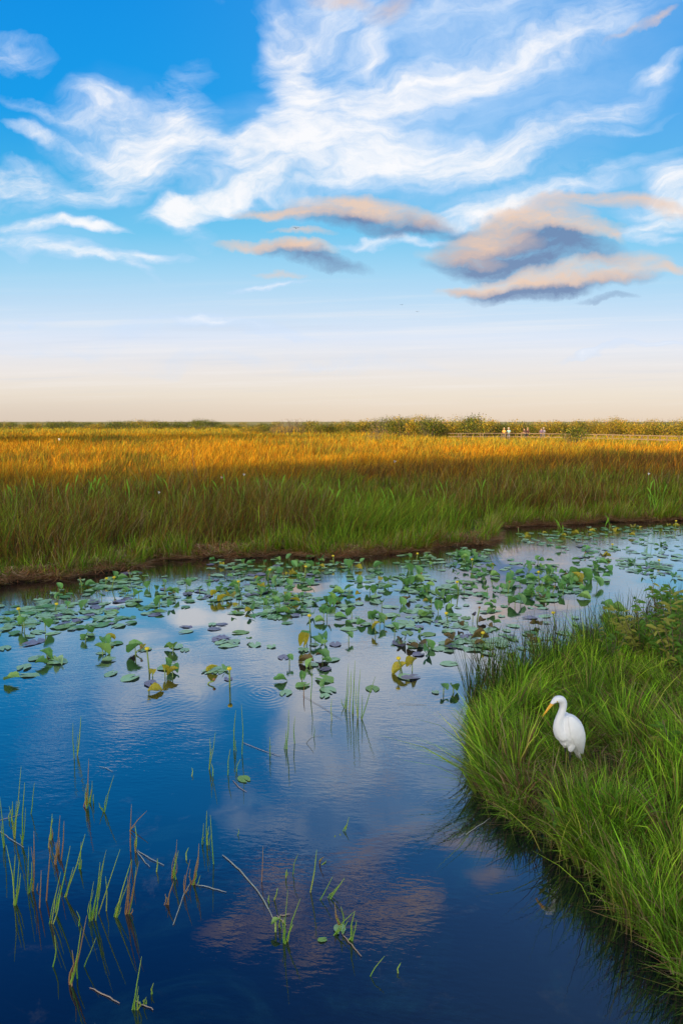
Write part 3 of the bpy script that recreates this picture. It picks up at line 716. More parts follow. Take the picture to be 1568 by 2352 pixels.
def place_tree(x, y, h, label, group, wide=1.0):
    t = empty('broadleaf_tree', (x, y, max(tz(x, y), 0)), rnd.uniform(0, 6.28), label=label, cat='tree', group=group)
    a, b = rnd.choice(tm); link('trunk', a, M_bark, t); link('crown', b, M_foliage, t)
    s = h/8.0; t.scale = (s*wide, s*wide, s)
# treeline out of frame to the left: it throws the long evening shade over the pond
for i in range(17):
    yv = 2.0 - i*4.2
    for r_ in range(2):
        place_tree(-46 - r_*6 + rnd.uniform(-1.5, 1.5), yv - r_*2.6 + rnd.uniform(-.8, .8), rnd.uniform(12.5, 16.5), 'tall leafy tree of the wood left of the pond', 'trees of the wood left of the pond')
for i in range(18):
    i = i*.5
    place_tree(-52 + rnd.uniform(-.8, .8) - i*0.5, 74 + i*3.4, 11.0 - i*0.34 + rnd.uniform(-.4, .4), 'leafy tree at the left edge of the meadow', 'trees at the left edge of the meadow')

# ------------------------------------------------------------------ boardwalk and people far off
def boardwalk():
    t = empty('boardwalk', (16, 100, 0), label='pale wooden boardwalk with railings crossing the far marsh', cat='boardwalk')
    path = [(1030, 100), (1180, 100), (1330, 94), (1568, 80), (1750, 76)]
    pts = [at(px, 1000, Y) for px, Y in path]; pts = [Vector((p.x, p.y, 0)) for p in pts]
    W2 = 1.0
    O = Vector((16, 100, 0))
    dk, rails = [], []
    def strip(a, b, off, z0, z1, th):
        d = (b-a).normalized(); nrm = Vector((-d.y, d.x, 0))
        L = (b-a).length; vs, fs = box(0, L, off-th/2, off+th/2, z0, z1)
        return [a + d*v.x + nrm*v.y + Vector((0, 0, v.z)) - O for v in vs], fs
    posts = []
    for a, b in zip(pts, pts[1:]):
        dk.append(strip(a, b, 0, 0.24, 0.32, 2*W2))
        for off in (-W2, W2):
            rails.append(strip(a, b, off, 1.26, 1.32, 0.16)); rails.append(strip(a, b, off, 0.78, 0.86, 0.05))
        L = (b-a).length; k = int(L/2.6)
        d = (b-a).normalized(); nrm = Vector((-d.y, d.x, 0))
        for i in range(k):
            for off in (-W2, W2):
                c = a + d*(i+.5)*L/k + nrm*off*1.075; posts.append(c)
    link('deck', poly_mesh('deck', *merge(dk), smooth=False), M_wood, t)
    link('handrail', poly_mesh('handrail', *merge(rails), smooth=False), M_wood, t)
    pm = poly_mesh('post', *box(-.06, .06, -.06, .06, -0.4, 1.255), smooth=False)
    for c in posts: link('post', pm, M_wood, t, loc=c - O)
    return pts
bw = boardwalk()

def skin_obj(name, verts, edges, radii, mat, parent, root=0, sub=1):
    me = bpy.data.meshes.new(name); me.from_pydata(verts, edges, []); o = link(name, me, mat, parent)
    m = o.modifiers.new('skin', 'SKIN'); m.use_smooth_shade = True
    sv = me.skin_vertices[0].data if me.skin_vertices else None
    if sv is None:
        bm_ = None
        import bmesh
        b = bmesh.new(); b.from_mesh(me); b.verts.layers.skin.verify(); b.to_mesh(me); b.free(); sv = me.skin_vertices[0].data
    for i, r in enumerate(radii):
        sv[i].radius = r if isinstance(r, tuple) else (r, r); sv[i].use_root = (i == root)
    s = o.modifiers.new('sub', 'SUBSURF'); s.levels = s.render_levels = sub
    return o
def person(px, Y, rz, shirt, trousers, hat, label, skin=(0.55, 0.33, 0.22), bent=0.0):
    p = at(px, 1000, Y)
    t = empty('person', (p.x, p.y, 0.32), rz, label=label, cat='person')
    V_ = [(0, 0, .94), (0, 0, 1.15), (0, bent*.3, 1.38), (0, bent*.5, 1.50), (0, bent*.6+.01, 1.60), (0, bent*.6+.01, 1.70),
          (.10, 0, .88), (.11, .02, .48), (.11, -.02, .09), (.11, .14, .04), (-.10, 0, .88), (-.11, .02, .48), (-.11, -.02, .09), (-.11, .14, .04),
          (.19, bent*.4, 1.38), (.24, bent*.4+.02, 1.12), (.20, bent+.22, 1.10), (.18, bent+.30, 1.10), (-.19, bent*.4, 1.38), (-.24, bent*.4+.02, 1.12), (-.20, bent+.22, 1.10), (-.18, bent+.30, 1.10), (0, bent*.6+.105, 1.63)]
    E_ = [(0,1),(1,2),(2,3),(3,4),(4,5),(0,6),(6,7),(7,8),(8,9),(0,10),(10,11),(11,12),(12,13),(2,14),(14,15),(15,16),(16,17),(2,18),(18,19),(19,20),(20,21),(4,22)]
    r_ = [.13, .13, .14, .055, .085, .09, .085, .06, .045, .035, .085, .06, .045, .035, .06, .045, .035, .04, .06, .045, .035, .04, .025]
    skin_obj('body', V_, E_, r_, plain('skin', skin, .6), t)
    sv = [(0, 0, .90), (0, 0, 1.15), (0, bent*.3, 1.38), (0, bent*.45, 1.45), (.19, bent*.4, 1.38), (.24, bent*.4+.02, 1.14), (-.19, bent*.4, 1.38), (-.24, bent*.4+.02, 1.14)]
    skin_obj('shirt', sv, [(0,1),(1,2),(2,3),(2,4),(4,5),(2,6),(6,7)], [.16, .155, .165, .08, .085, .065, .085, .065], plain('cloth', shirt, .9), t)
    tv = [(0, 0, .96), (.10, 0, .88), (.11, .02, .48), (.11, -.02, .12), (-.10, 0, .88), (-.11, .02, .48), (-.11, -.02, .12)]
    skin_obj('trousers', tv, [(0,1),(1,2),(2,3),(0,4),(4,5),(5,6)], [.15, .11, .085, .07, .11, .085, .07], plain('cloth', trousers, .9), t)
    if hat:
        vs, fs = merge([ellip((0, bent*.6+.01, 1.74), (.105, .12, .085)), ellip((0, bent*.6+.02, 1.71), (.21, .22, .018))])
        link('hat', poly_mesh('hat', vs, fs), plain('hat_cloth', hat, .9), t)
    else:
        vs, fs = ellip((0, bent*.6-.012, 1.70), (.10, .115, .10)); link('hair', poly_mesh('hair', vs, fs), plain('hair', (.05, .03, .02), .8), t)
person(1157, 99.6, 2.6, (0.85, 0.42, 0.08), (0.2, 0.18, 0.15), (0.8, 0.6, 0.3), 'person in an orange shirt and straw hat, leftmost on the boardwalk', bent=.1)
person(1167, 99.8, 2.9, (0.45, 0.75, 0.75), (0.3, 0.3, 0.35), (0.85, 0.8, 0.7), 'person in a pale turquoise shirt beside the one in orange', bent=.05)
person(1204, 99.6, 1.8, (0.10, 0.06, 0.05), (0.08, 0.08, 0.1), None, 'person in dark clothes leaning on the boardwalk railing', bent=.15)
person(1210, 99.9, 3.4, (0.25, 0.10, 0.07), (0.1, 0.1, 0.12), (0.6, 0.4, 0.2), 'person in a maroon top and brown hat at the railing', bent=.1)
person(1242, 99.5, 2.8, (0.16, 0.12, 0.22), (0.12, 0.12, 0.18), None, 'person in dark purple just left of the one in pale pink')
person(1247, 99.8, 3.1, (0.80, 0.62, 0.55), (0.7, 0.6, 0.5), (0.9, 0.75, 0.6), 'person in a pale pink shirt and hat, rightmost on the boardwalk')

# ------------------------------------------------------------------ arrowhead plants, flowers and stalks on the far bank
def blade_leaf(pts, w, n=9, fold=0.25):
    """lance shaped leaf along pts (vectors), w = half width"""
    V_, F_ = [], []
    P_ = [Vector(p) for p in pts]; m = len(P_)
    for i in range(n):
        t = i/(n-1); k = t*(m-1); j = min(int(k), m-2); p = P_[j].lerp(P_[j+1], k-j)
        d = (P_[j+1]-P_[j]).normalized(); s = d.cross(Vector((0.3, 1, 0))).normalized(); nn = s.cross(d)
        ww = w*math.sin(math.pi*min(1, t*0.97+.03))**0.8*(1-t*.25)
        V_ += [p - s*ww + nn*ww*fold, p, p + s*ww + nn*ww*fold]
        if i:
            a = (i-1)*3; b = i*3; F_ += [(a, a+1, b+1, b), (a+1, a+2, b+2, b+1)]
    return V_, F_
M_arrow = leafy('arrowhead_leaf', .5, .35, .2, (0.26, 0.52, 0.04), .3, 6)
M_white = plain('white_petals', (0.85, 0.83, 0.80), .6)
arrow_meshes = []
for i in range(7):
    h = rnd.uniform(.55, .8); lx = rnd.uniform(-.16, .22); ly = rnd.uniform(-.1, .1); Lf = rnd.uniform(.22, .34)
    st = loft([(0, 0, 0), (lx*.4, ly*.4, h*.5), (lx, ly, h)], [.009, .007, .005], 5)
    dx_ = rnd.uniform(.02, .16)*(1 if lx > 0 else -1)
    lf = blade_leaf([(lx, ly, h-.02), (lx+dx_*.5, ly, h+Lf*.6), (lx+dx_, ly-.03, h+Lf)], rnd.uniform(.014, .030))
    arrow_meshes.append((poly_mesh('leaf_stalk', *st), poly_mesh('leaf', *lf)))
arrow_px = [(20, 1170), (55, 1180), (110, 1150), (150, 1165), (190, 1178), (225, 1160), (262, 1150), (285, 1180), (330, 1160), (372, 1165), (410, 1160), (450, 1168), (490, 1140), (520, 1150), (545, 1160), (572, 1165),
            (595, 1150), (640, 1175), (690, 1170), (735, 1180), (780, 1160), (830, 1178), (905, 1180), (990, 1165), (1010, 1190), (1095, 1180), (1300, 1175), (1420, 1160), (1505, 1170), (1250, 1150)]
def zone(px):
    return 'at the left end of the far bank' if px < 240 else 'left of the middle of the far bank' if px < 560 else 'in the middle of the far bank' if px < 900 else 'on the right part of the far bank'
for (px, py) in arrow_px:
    px += rnd.uniform(-14, 14); py += rnd.uniform(-26, 34); p = ground(px, py + 12, 0.15); nl = rnd.randint(3, 6)
    t = empty('arrowhead_plant', (p.x, p.y, tz(p.x, p.y)), rnd.uniform(-.5, .5), label='light green arrowhead plant with upright lance leaves ' + zone(px), cat='plant', group='arrowhead plants ' + zone(px))
    for k in range(nl):
        st, lf = rnd.choice(arrow_meshes); s = rnd.uniform(.75, 1.25); o = (rnd.uniform(-.30, .30), rnd.uniform(-.3, .3), 0); rz = rnd.uniform(-1.6, 1.6)
        a = link('leaf_stalk', st, M_arrow, t, loc=o); b = link('leaf', lf, M_arrow, t, loc=o)
        for q in (a, b): q.scale = (s, s, s); q.rotation_euler = (0, 0, rz)
for px, py, lab in ((511, 1097, 'white marsh flower on a thin stem above the far bank'), (562, 1090, 'small white flower right of the larger one on the far bank'), (906, 1060, 'white flower at the edge of the golden grass'), (1485, 1088, 'white flower high on a stem near the right end of the far bank'),
                    (368, 1131, 'tiny white flower low in the green bank grass'), (138, 1009, 'white blossom far off in the golden meadow on the left')):
    base = ground(px, py+60, 0.1) if py > 1070 else ground(px, py+22, 0.1)
    top = at(px, py, base.y)
    t = empty('white_flower', base, label=lab, cat='flower')
    h = max(top.z-base.z, .3)
    link('stem', poly_mesh('stem', *loft([(0, 0, 0), (.02, 0, h*.5), (0, 0, h)], [.006, .005, .004], 5)), M_arrow, t)
    s = .024*(base.y/16)
    vs, fs = merge([ellip((math.cos(a)*s*.7, -.01, h+math.sin(a)*s*.7), (s*.55, s*.25, s*.5), 8, 5) for a in (0.3, 2.4, 4.5)])
    link('petals', poly_mesh('petals', vs, fs), M_white, t)
b = ground(447, 1130, .15)
t = empty('dead_stalk', b, label='tall dark dead stalks rising out of the far bank grass', cat='stalk')
for dx_, hh_ in ((0, 1.75), (.07, 1.25), (-.05, 1.05), (.13, .95)):
    link('stalk', poly_mesh('stalk', *loft([(dx_, 0, 0), (dx_*1.3-.01, 0, hh_*.5), (dx_*.9-.03, 0, hh_)], [.013, .011, .006], 5)), M_bark, t)

# ------------------------------------------------------------------ water lilies (spatterdock)
def pad_mesh(L, Wd, curl, wav, notch=0.16, seed=0):
    r = random.Random(seed); n = 30; rings = (0.0, 0.35, 0.7, 1.0); V_, F_ = [], []
    ph = [r.uniform(0, 6.28) for _ in range(4)]
    for q in rings[1:]:
        for k in range(n+1):
            a = notch + (2*math.pi-2*notch)*k/n
            m_ = min(a, 2*math.pi-a)
            lob = 1 + .22*math.exp(-(m_-.5)**2/.10) + .12*math.exp(-(m_-math.pi)**2/.10)
            rx = L*.5*lob*(1 + .02*math.sin(7*a+ph[0])); ry = Wd*.5*(1+.03*math.sin(9*a+ph[1]))
            x, y = -math.cos(a)*rx*q, math.sin(a)*ry*q
            z = curl*q*abs(y/(Wd*.5))**1.2*L*.5 + wav*q*q*math.sin(3*a+ph[2])*L*.2 + wav*.6*q*q*math.sin(7*a+ph[3])*L*.15 - (curl*.35*max(0, x/L*2)**2*L*.5)
            V_.append(Vector((x, y, z)))
    c = len(V_); V_.append(Vector((0.0, 0, 0)))
    m = n+1
    for k in range(n): F_.append((c, k, k+1))
    for i in range(2):
        for k in range(n): F_.append((i*m+k, (i+1)*m+k, (i+1)*m+k+1, i*m+k+1))
    return poly_mesh('leaf', V_, F_)
M_pad = leafy('lily_leaf_green', .34, .15, .5, (0.14, 0.34, 0.08), .35, 7, spots=(0.16, 0.22, 0.05))
M_pad2 = leafy('lily_leaf_bluegreen', .28, .05, .7, (0.32, 0.52, 0.24), .3, 7)
M_padL = leafy('lily_leaf_light', .35, .2, .5, (0.26, 0.46, 0.10), .3, 7)
M_padY = leafy('lily_leaf_yellow', .45, .3, .4, (0.50, 0.42, 0.03), .3, 9, spots=(0.30, 0.14, 0.04))
M_padP = leafy('lily_leaf_purple', .3, .02, .6, (0.20, 0.17, 0.24), .3, 7)
M_padB = leafy('lily_leaf_brown', .6, .1, .3, (0.17, 0.12, 0.04), .35, 12)
M_stem = leafy('lily_stem', .4, .1, .5, (0.24, 0.34, 0.06), .3, 8)
M_flower = plain('lily_flower', (0.80, 0.62, 0.03), .5, .2, 30)
M_fruit = plain('lily_fruit', (0.28, 0.08, 0.05), .6, .3, 30, color2=(0.30, 0.26, 0.05))
flat_m = [pad_mesh(rnd.uniform(.24, .33), rnd.uniform(.17, .24), rnd.choice((.02, .03, .12)), rnd.uniform(.04, .12), notch=rnd.uniform(.14, .36), seed=i) for i in range(10)]
curl_m = [pad_mesh(rnd.uniform(.20, .27), rnd.uniform(.17, .22), rnd.uniform(.35, 1.1), .22, notch=.26, seed=20+i) for i in range(9)]
def lily(px, py, spec, label, group=None, flower=None, spread=1.0, s=1.0, cat='water lily'):
    """spec: list of leaf kinds; f floating, u upright, t tilted; then colour letter"""
    b = ground(px, py); t = empty('water_lily', b, rnd.uniform(-.4, .4), label=label, cat=cat, group=group)
    mats = {'g': 0, 'b': 1, 'y': 2, 'p': 3, 'r': 4, 'l': 5}; ms = [M_pad, M_pad2, M_padY, M_padP, M_padB, M_padL]
    for k, sp_ in enumerate(spec):
        a = rnd.uniform(0, 6.28); rr = rnd.uniform(.06, .30)*spread*(0.6+.25*len(spec)**.5) if len(spec) > 1 else 0
        x, y = math.cos(a)*rr, math.sin(a)*rr
        mi = mats[sp_[1]]
        if sp_[0] == 'f':
            src_ = flat_m[rnd.randrange(10)]; key = (src_.name, mi)
            loc = (x, y, .006 + .0022*(k % 5)); rot = (rnd.uniform(-.015, .015), rnd.uniform(-.015, .015), rnd.uniform(0, 6.28))
        else:
            src_ = curl_m[rnd.randrange(9)]; key = (src_.name, mi)
            up_ = sp_[0] == 'u'
            zc = rnd.uniform(.05, .13) if up_ else rnd.uniform(.02, .06)
            tilt = rnd.uniform(.45, 1.35) if up_ else rnd.uniform(.05, .45)
            # leaf tip up, blade turned roughly towards any side
            loc = (x, y, zc); rot = (rnd.uniform(-.3, .3), -tilt, rnd.uniform(0, 6.28) if not up_ else rnd.choice((-1.57, 1.57, -1.2, 1.9, 0, 3.1)) + rnd.uniform(-.7, .7))
        if key not in _pm:
            mm = src_.copy(); mm.materials.clear(); mm.materials.append(ms[mi]); _pm[key] = mm
        o = link('leaf', _pm[key], None, t, loc=loc); o.rotation_euler = rot; q = s*rnd.uniform(.42, .85)*(1 if sp_[0] == 'f' else .92); o.scale = (q, q, q)
        if sp_[0] == 'u':
            link('stem', poly_mesh('stem', *loft([(x, y, -.15), (x, y, loc[2])], [.007, .006], 5)), M_stem, t)
    if flower:
        for (fx_, fy_, fh, kd) in flower:
            link('flower_stalk', poly_mesh('flower_stalk', *loft([(fx_*.5, fy_, -.12), (fx_*.8, fy_, fh*.5), (fx_, fy_, fh)], [.010, .009, .009], 6)), M_stem, t)
            vs, fs = ellip((fx_, fy_, fh+.018), (.019, .019, .017), 10, 7)
            if kd == 'y':
                v2 = []
                for k in range(5):
                    a = k*1.257; v2.append(ellip((fx_+math.cos(a)*.014, fy_+math.sin(a)*.014, fh+.018), (.015, .015, .018), 8, 6))
                vs, fs = merge(v2)
            link('flower' if kd == 'y' else 'fruit', poly_mesh('flower', vs, fs), M_flower if kd == 'y' else M_fruit, t)
    return t
_pm = {}
# the ones the eye picks out, traced one by one
F = lambda h, x=0.0, y=0.0, k='y': [(x, y, h, k)]
named = [
    (65, 1440, ['fb', 'fb', 'ug', 'ug', 'tg', 'fg'], 'lily with a flower bud standing over floating leaves, farthest left in the pond', F(.26, -.12), 1.3, 1.0),
    (80, 1520, ['tg', 'ug', 'fb', 'ty', 'fb'], 'heap of green and browning lily leaves near the left edge', None, .9, 1.1),
    (140, 1525, ['tb', 'fb'], 'pale green lily leaf with one side lifted, dark reflection beneath', None, .6, 1.2),
    (30, 1560, ['fb', 'tl'], 'floating lily leaf touching the left picture edge', None, .8, 1.3),
    (195, 1460, ['ug', 'ug', 'fb', 'fb'], 'pair of upright green lily leaves left of the yellow one', None, .8, .95),
    (250, 1478, ['uy', 'fg', 'fb'], 'large yellow green lily leaf standing upright over pads', None, .5, 1.15),
    (275, 1500, ['ug', 'ul', 'ug', 'tg', 'fb', 'fb'], 'row of upright light green lily leaves in the left group', F(.07, .3, 0, 'r'), 1.0, 1.05),
    (322, 1497, ['ty', 'tr', 'fb'], 'small curled yellow and brown lily leaf beside the upright row', None, .5, .8),
    (350, 1548, ['ug', 'uy', 'fb'], 'lily with a tall flower bud leaning over yellow green leaves', F(.30, -.05), .8, 1.0),
    (360, 1570, ['uy', 'ty', 'uy', 'fp'], 'bright yellow lily leaves standing at the water in the left front', None, .8, .95),
    (440, 1562, ['fb', 'fp', 'fb', 'tg'], 'flat pale green and purple lily pads in a short row', F(.04, .3, -.1, 'r'), 1.3, 1.1),
    (500, 1545, ['tl', 'ty', 'fb'], 'folded light green lily leaf just left of the lone bud', None, .7, 1.0),
    (528, 1578, [], 'lone yellow lily bud on a stalk standing in open water', F(.20), 1, 1),
    (265, 1553, ['fb', 'fb'], 'two thin pale pads floating among the rings on the left', None, .8, 1.2),
    (400, 1488, ['ul', 'fb', 'fb', 'tg'], 'upright light green lily leaf over a flat pad left of centre', None, .7, 1.0),
    (428, 1440, ['fp'], 'single purple lily pad floating alone left of centre', None, 0, 1.1),
    (520, 1380, ['uy', 'uy', 'ty', 'fb'], 'cluster of orange yellow lily leaves above the left centre', None, .7, 1.1),
    (398, 1372, ['ty', 'tr', 'fb'], 'small ragged orange lily leaf among pads on the left', None, .6, .9),
    (520, 1478, ['fb', 'fb', 'fb', 'fp'], 'four flat pale pads lying close together in open water', None, 1.1, 1.1),
    (598, 1480, ['tg', 'fb', 'fb'], 'small lily with one folded leaf right of the flat pads', None, .7, .9),
    (652, 1510, ['fp'], 'dark purple pad with pale rim alone in the centre', None, 0, .95),
    (715, 1475, ['ug', 'ul', 'uy', 'fb', 'ug', 'fb'], 'lily with a yellow leaf between green upright ones, tall bud above', F(.34, -.05, .05), 1.0, 1.0),
    (770, 1478, ['ug', 'tg', 'fp'], 'tilted green lily leaf right of the yellow leaf group', None, .7, 1.0),
    (705, 1528, ['ul', 'ug', 'fp', 'fb', 'tr'], 'green lily standing over a purple pad left of the reed tuft', None, .9, 1.05),
    (760, 1522, ['ug', 'tg', 'fb', 'tr'], 'green lily tangled with dark stems behind the reed tuft', None, .8, .95),
    (715, 1578, ['ug', 'ug', 'fb', 'fb', 'fl'], 'lily with two upright leaves on wide flat pads, nearest in the centre', None, 1.0, 1.05),
    (660, 1580, ['tg', 'fb', 'fl'], 'flat lily pads with a folded tip left of the nearest upright pair', None, .8, 1.1),
    (855, 1582, ['fl'], 'thin light green pad floating right of the reed tuft', None, 0, 1.1),
    (940, 1550, ['uy', 'uy', 'fb', 'fp'], 'yellow lily leaf with a bud beside it, alone at right centre', F(.17, -.14), .6, 1.05),
    (1022, 1590, ['ug', 'ug', 'fb'], 'small lily with a double upright leaf near the grassy point', None, .4, .9),
    (1030, 1525, ['fb'], 'single pale pad lying flat right of the yellow lily', None, 0, 1.1),
    (870, 1440, ['uy', 'uy', 'ug', 'ug', 'fb', 'fb'], 'row of yellow and green upright lily leaves right of centre', None, 1.1, 1.0),
    (930, 1460, ['ug', 'ug', 'ug', 'fb', 'fb', 'fl'], 'row of small upright green lily leaves above open water', None, 1.2, .9),
    (980, 1492, ['ug', 'tg', 'fb'], 'little green lily at the right end of the row', None, .8, .8),
    (1085, 1428, ['up'], 'dark drooping lily leaf on a bent stem with its reflection', F(.2, .1, 0, 'r'), .5, .8),
    (560, 1790, ['fl'], 'small heart shaped light green pad among the front reeds', None, 0, .62),
    (633, 2140, ['ul'], 'yellow green leaf curled up against the front reed stems', None, 0, .5),
    (740, 2160, ['fl'], 'pale yellow green leaf lying drowned near the front reeds', None, 0, .40),
    (780, 2135, ['fb'], 'grey green torn leaf lying drowned beside the pale one', None, 0, .5),
    (1340, 1330, ['ug', 'uy', 'ug', 'tg', 'tg', 'fb', 'tr'], 'tallest lily with big green leaves over a yellow one, far right', None, .9, 1.5),
    (1190, 1345, ['ug', 'ug', 'ug', 'tg', 'fg'], 'dense dark green lily of round upright leaves at right', None, .9, 1.3),
    (1240, 1375, ['ug', 'ug', 'tr', 'fb'], 'low dark green lily with reddish fruits below the round one', None, .8, 1.0),
    (1375, 1280, ['ty', 'tr', 'fb'], 'small orange lily leaf beyond the tallest lily', None, .6, 1.0),
    (1405, 1405, ['ug', 'uy', 'ug', 'tl'], 'green and yellow lily standing just beyond the rushes', None, .6, 1.2),
    (1355, 1475, ['uy', 'fb'], 'single yellow leaf seen through the rushes', None, .4, .9),
    (1070, 1285, ['ul', 'ug', 'ug', 'tg', 'fg', 'tg'], 'light green pointed lily leaf towering near the far bank corner', None, .8, 1.5),
    (1115, 1590-150, ['tg', 'fb', 'tr'], 'small lily with curled leaf among pads at right centre', None, .7, .9),
    (1232, 1190, ['ul', 'fl', 'fg'], 'bright green leaf under the far bank overhang', None, .8, 1.2),
    (340, 1292, ['uy', 'fb', 'fb'], 'yellow leaf raised close under the far bank on the left', None, .8, 1.2),
    (735, 1285, ['tg', 'tg', 'fb'], 'two blue green lily leaves tilted just below the far bank', None, .8, 1.3),
    (860, 1365, ['ug', 'ug', 'fb'], 'lily with pointed green leaves left of the round group', None, .7, 1.15),
    (925, 1340, ['ug', 'ul', 'ug', 'fg', 'tg'], 'big upright green lily leaf right of centre', None, .8, 1.25),
    (965, 1385, ['ty', 'ug', 'tr', 'fb'], 'yellowing lily with dark curled leaves right of centre', None, .8, 1.15),
    (640, 1395, ['ug', 'ug', 'tg', 'fb', 'fb'], 'broad dark green lily leaves in the crowded centre left', None, .9, 1.2),
    (745, 1385, ['ul', 'ug', 'ug', 'fb', 'tr'], 'lily leaf pair lit pale green in the crowded centre', None, .9, 1.2),
    (690, 1340, ['ug', 'tg', 'ug', 'fb', 'fb'], 'lily with a slim yellow bud near the far left bank bend', F(.3, .1), 1.0, 1.25),
    (1290, 1320, ['ty', 'ug', 'ug', 'tg'], 'olive lily leaves overlapping left of the tallest lily', None, .9, 1.3),
]
for (px, py, sp_, lab, fl_, spd, s_) in named:
    lily(px, py, sp_, lab, None, fl_, spd, s_)
# the crowd between them
def inpoly(px, py, poly):
    c = False; n = len(poly)
    for i in range(n):
        x1, y1 = poly[i]; x2, y2 = poly[(i+1) % n]
        if (y1 > py) != (y2 > py) and px < (x2-x1)*(py-y1)/(y2-y1)+x1: c = not c
    return c
zones = [
    ([(150, 1350), (320, 1315), (520, 1290), (660, 1290), (660, 1385), (480, 1375), (300, 1410), (130, 1400)], 34, 'below the left far bank', ['fb', 'fb', 'fb', 'fg', 'tg', 'fp', 'ug']),
    ([(480, 1290), (820, 1290), (900, 1320), (900, 1440), (760, 1430), (560, 1410), (480, 1370)], 40, 'in the crowded centre', ['fb', 'fb', 'fb', 'ug', 'ug', 'tg', 'tg', 'tl', 'fg', 'fp', 'ty']),
    ([(820, 1285), (1060, 1262), (1120, 1260), (1100, 1440), (960, 1440), (900, 1430)], 32, 'right of the crowded centre', ['fb', 'fb', 'ug', 'tg', 'fg', 'tl', 'fb', 'fb']),
    ([(1080, 1290), (1240, 1290), (1420, 1300), (1430, 1350), (1300, 1370), (1110, 1400)], 26, 'in the dark right group', ['ug', 'ug', 'tg', 'tg', 'fb', 'fg', 'tl']),
    ([(1140, 1222), (1560, 1206), (1568, 1250), (1150, 1240)], 22, 'below the right far bank', ['fl', 'fb', 'fb', 'fg', 'ty']),
    ([(1230, 1245), (1568, 1245), (1568, 1330), (1440, 1320)], 26, 'on the pale water at far right', ['fb', 'fb', 'fb', 'fp', 'tg']),
    ([(40, 1400), (200, 1390), (330, 1420), (200, 1450), (0, 1470)], 15, 'among the scattered left pads', ['fb', 'fb', 'fp', 'fg']),
    ([(900, 1440), (1060, 1420), (1300, 1420), (1250, 1480), (1050, 1500), (920, 1490)], 16, 'on the pink reflection', ['fb', 'fb', 'fb', 'fp', 'tr']),
    ([(0, 1400), (180, 1350), (300, 1330), (160, 1400), (60, 1440), (0, 1450)], 12, 'off the far left shore', ['fb', 'fb', 'fg']),
    ([(380, 1320), (700, 1320), (700, 1460), (450, 1470)], 8, 'on the open left patch', ['fb', 'fp', 'fb']),
]
ones = ['', 'first', 'second', 'third', 'fourth', 'fifth', 'sixth', 'seventh', 'eighth', 'ninth', 'tenth', 'eleventh', 'twelfth', 'thirteenth', 'fourteenth', 'fifteenth', 'sixteenth', 'seventeenth', 'eighteenth', 'nineteenth']
tens = {20: ('twentieth', 'twenty'), 30: ('thirtieth', 'thirty'), 40: ('fortieth', 'forty'), 50: ('fiftieth', 'fifty'), 60: ('sixtieth', 'sixty'), 70: ('seventieth', 'seventy')}
def ordinal(n):
    return ones[n] if n < 20 else tens[n//10*10][0] if n % 10 == 0 else tens[n//10*10][1] + '-' + ones[n % 10]
for poly, cnt, where, kinds in zones:
    xs = [p[0] for p in poly]; ys = [p[1] for p in poly]; pts_ = []
    while len(pts_) < cnt:
        px, py = rnd.uniform(min(xs), max(xs)), rnd.uniform(min(ys), max(ys))
        if inpoly(px, py, poly): pts_.append((px, py))
    pts_.sort(key=lambda p: ground(*p).x/ground(*p).y)
    for k, (px, py) in enumerate(pts_):
        n_ = rnd.randint(3, 5); sp_ = [rnd.choice(kinds) for _ in range(n_)] + [rnd.choice(('fb', 'fb', 'fb', 'fg', 'fl')) for _ in range(rnd.randint(1, 3))]
        up_ = any(s_[0] == 'u' for s_ in sp_); ye = any(s_[1] in 'yr' for s_ in sp_)
        fl_ = [(rnd.uniform(-.15, .15), rnd.uniform(-.1, .1), rnd.uniform(.05, .22), 'y' if rnd.random() < .5 else 'r')] if rnd.random() < .14 else None
        feat = ('lily with raised leaves' if up_ else 'flat lily') + (', partly brown' if ye else '') + (', budding' if fl_ else '')
        lily(px, py, sp_, feat + ', ' + ordinal(k+1) + ' from left ' + where, 'lilies ' + where, fl_, 1.5, rnd.uniform(.85, 1.15))

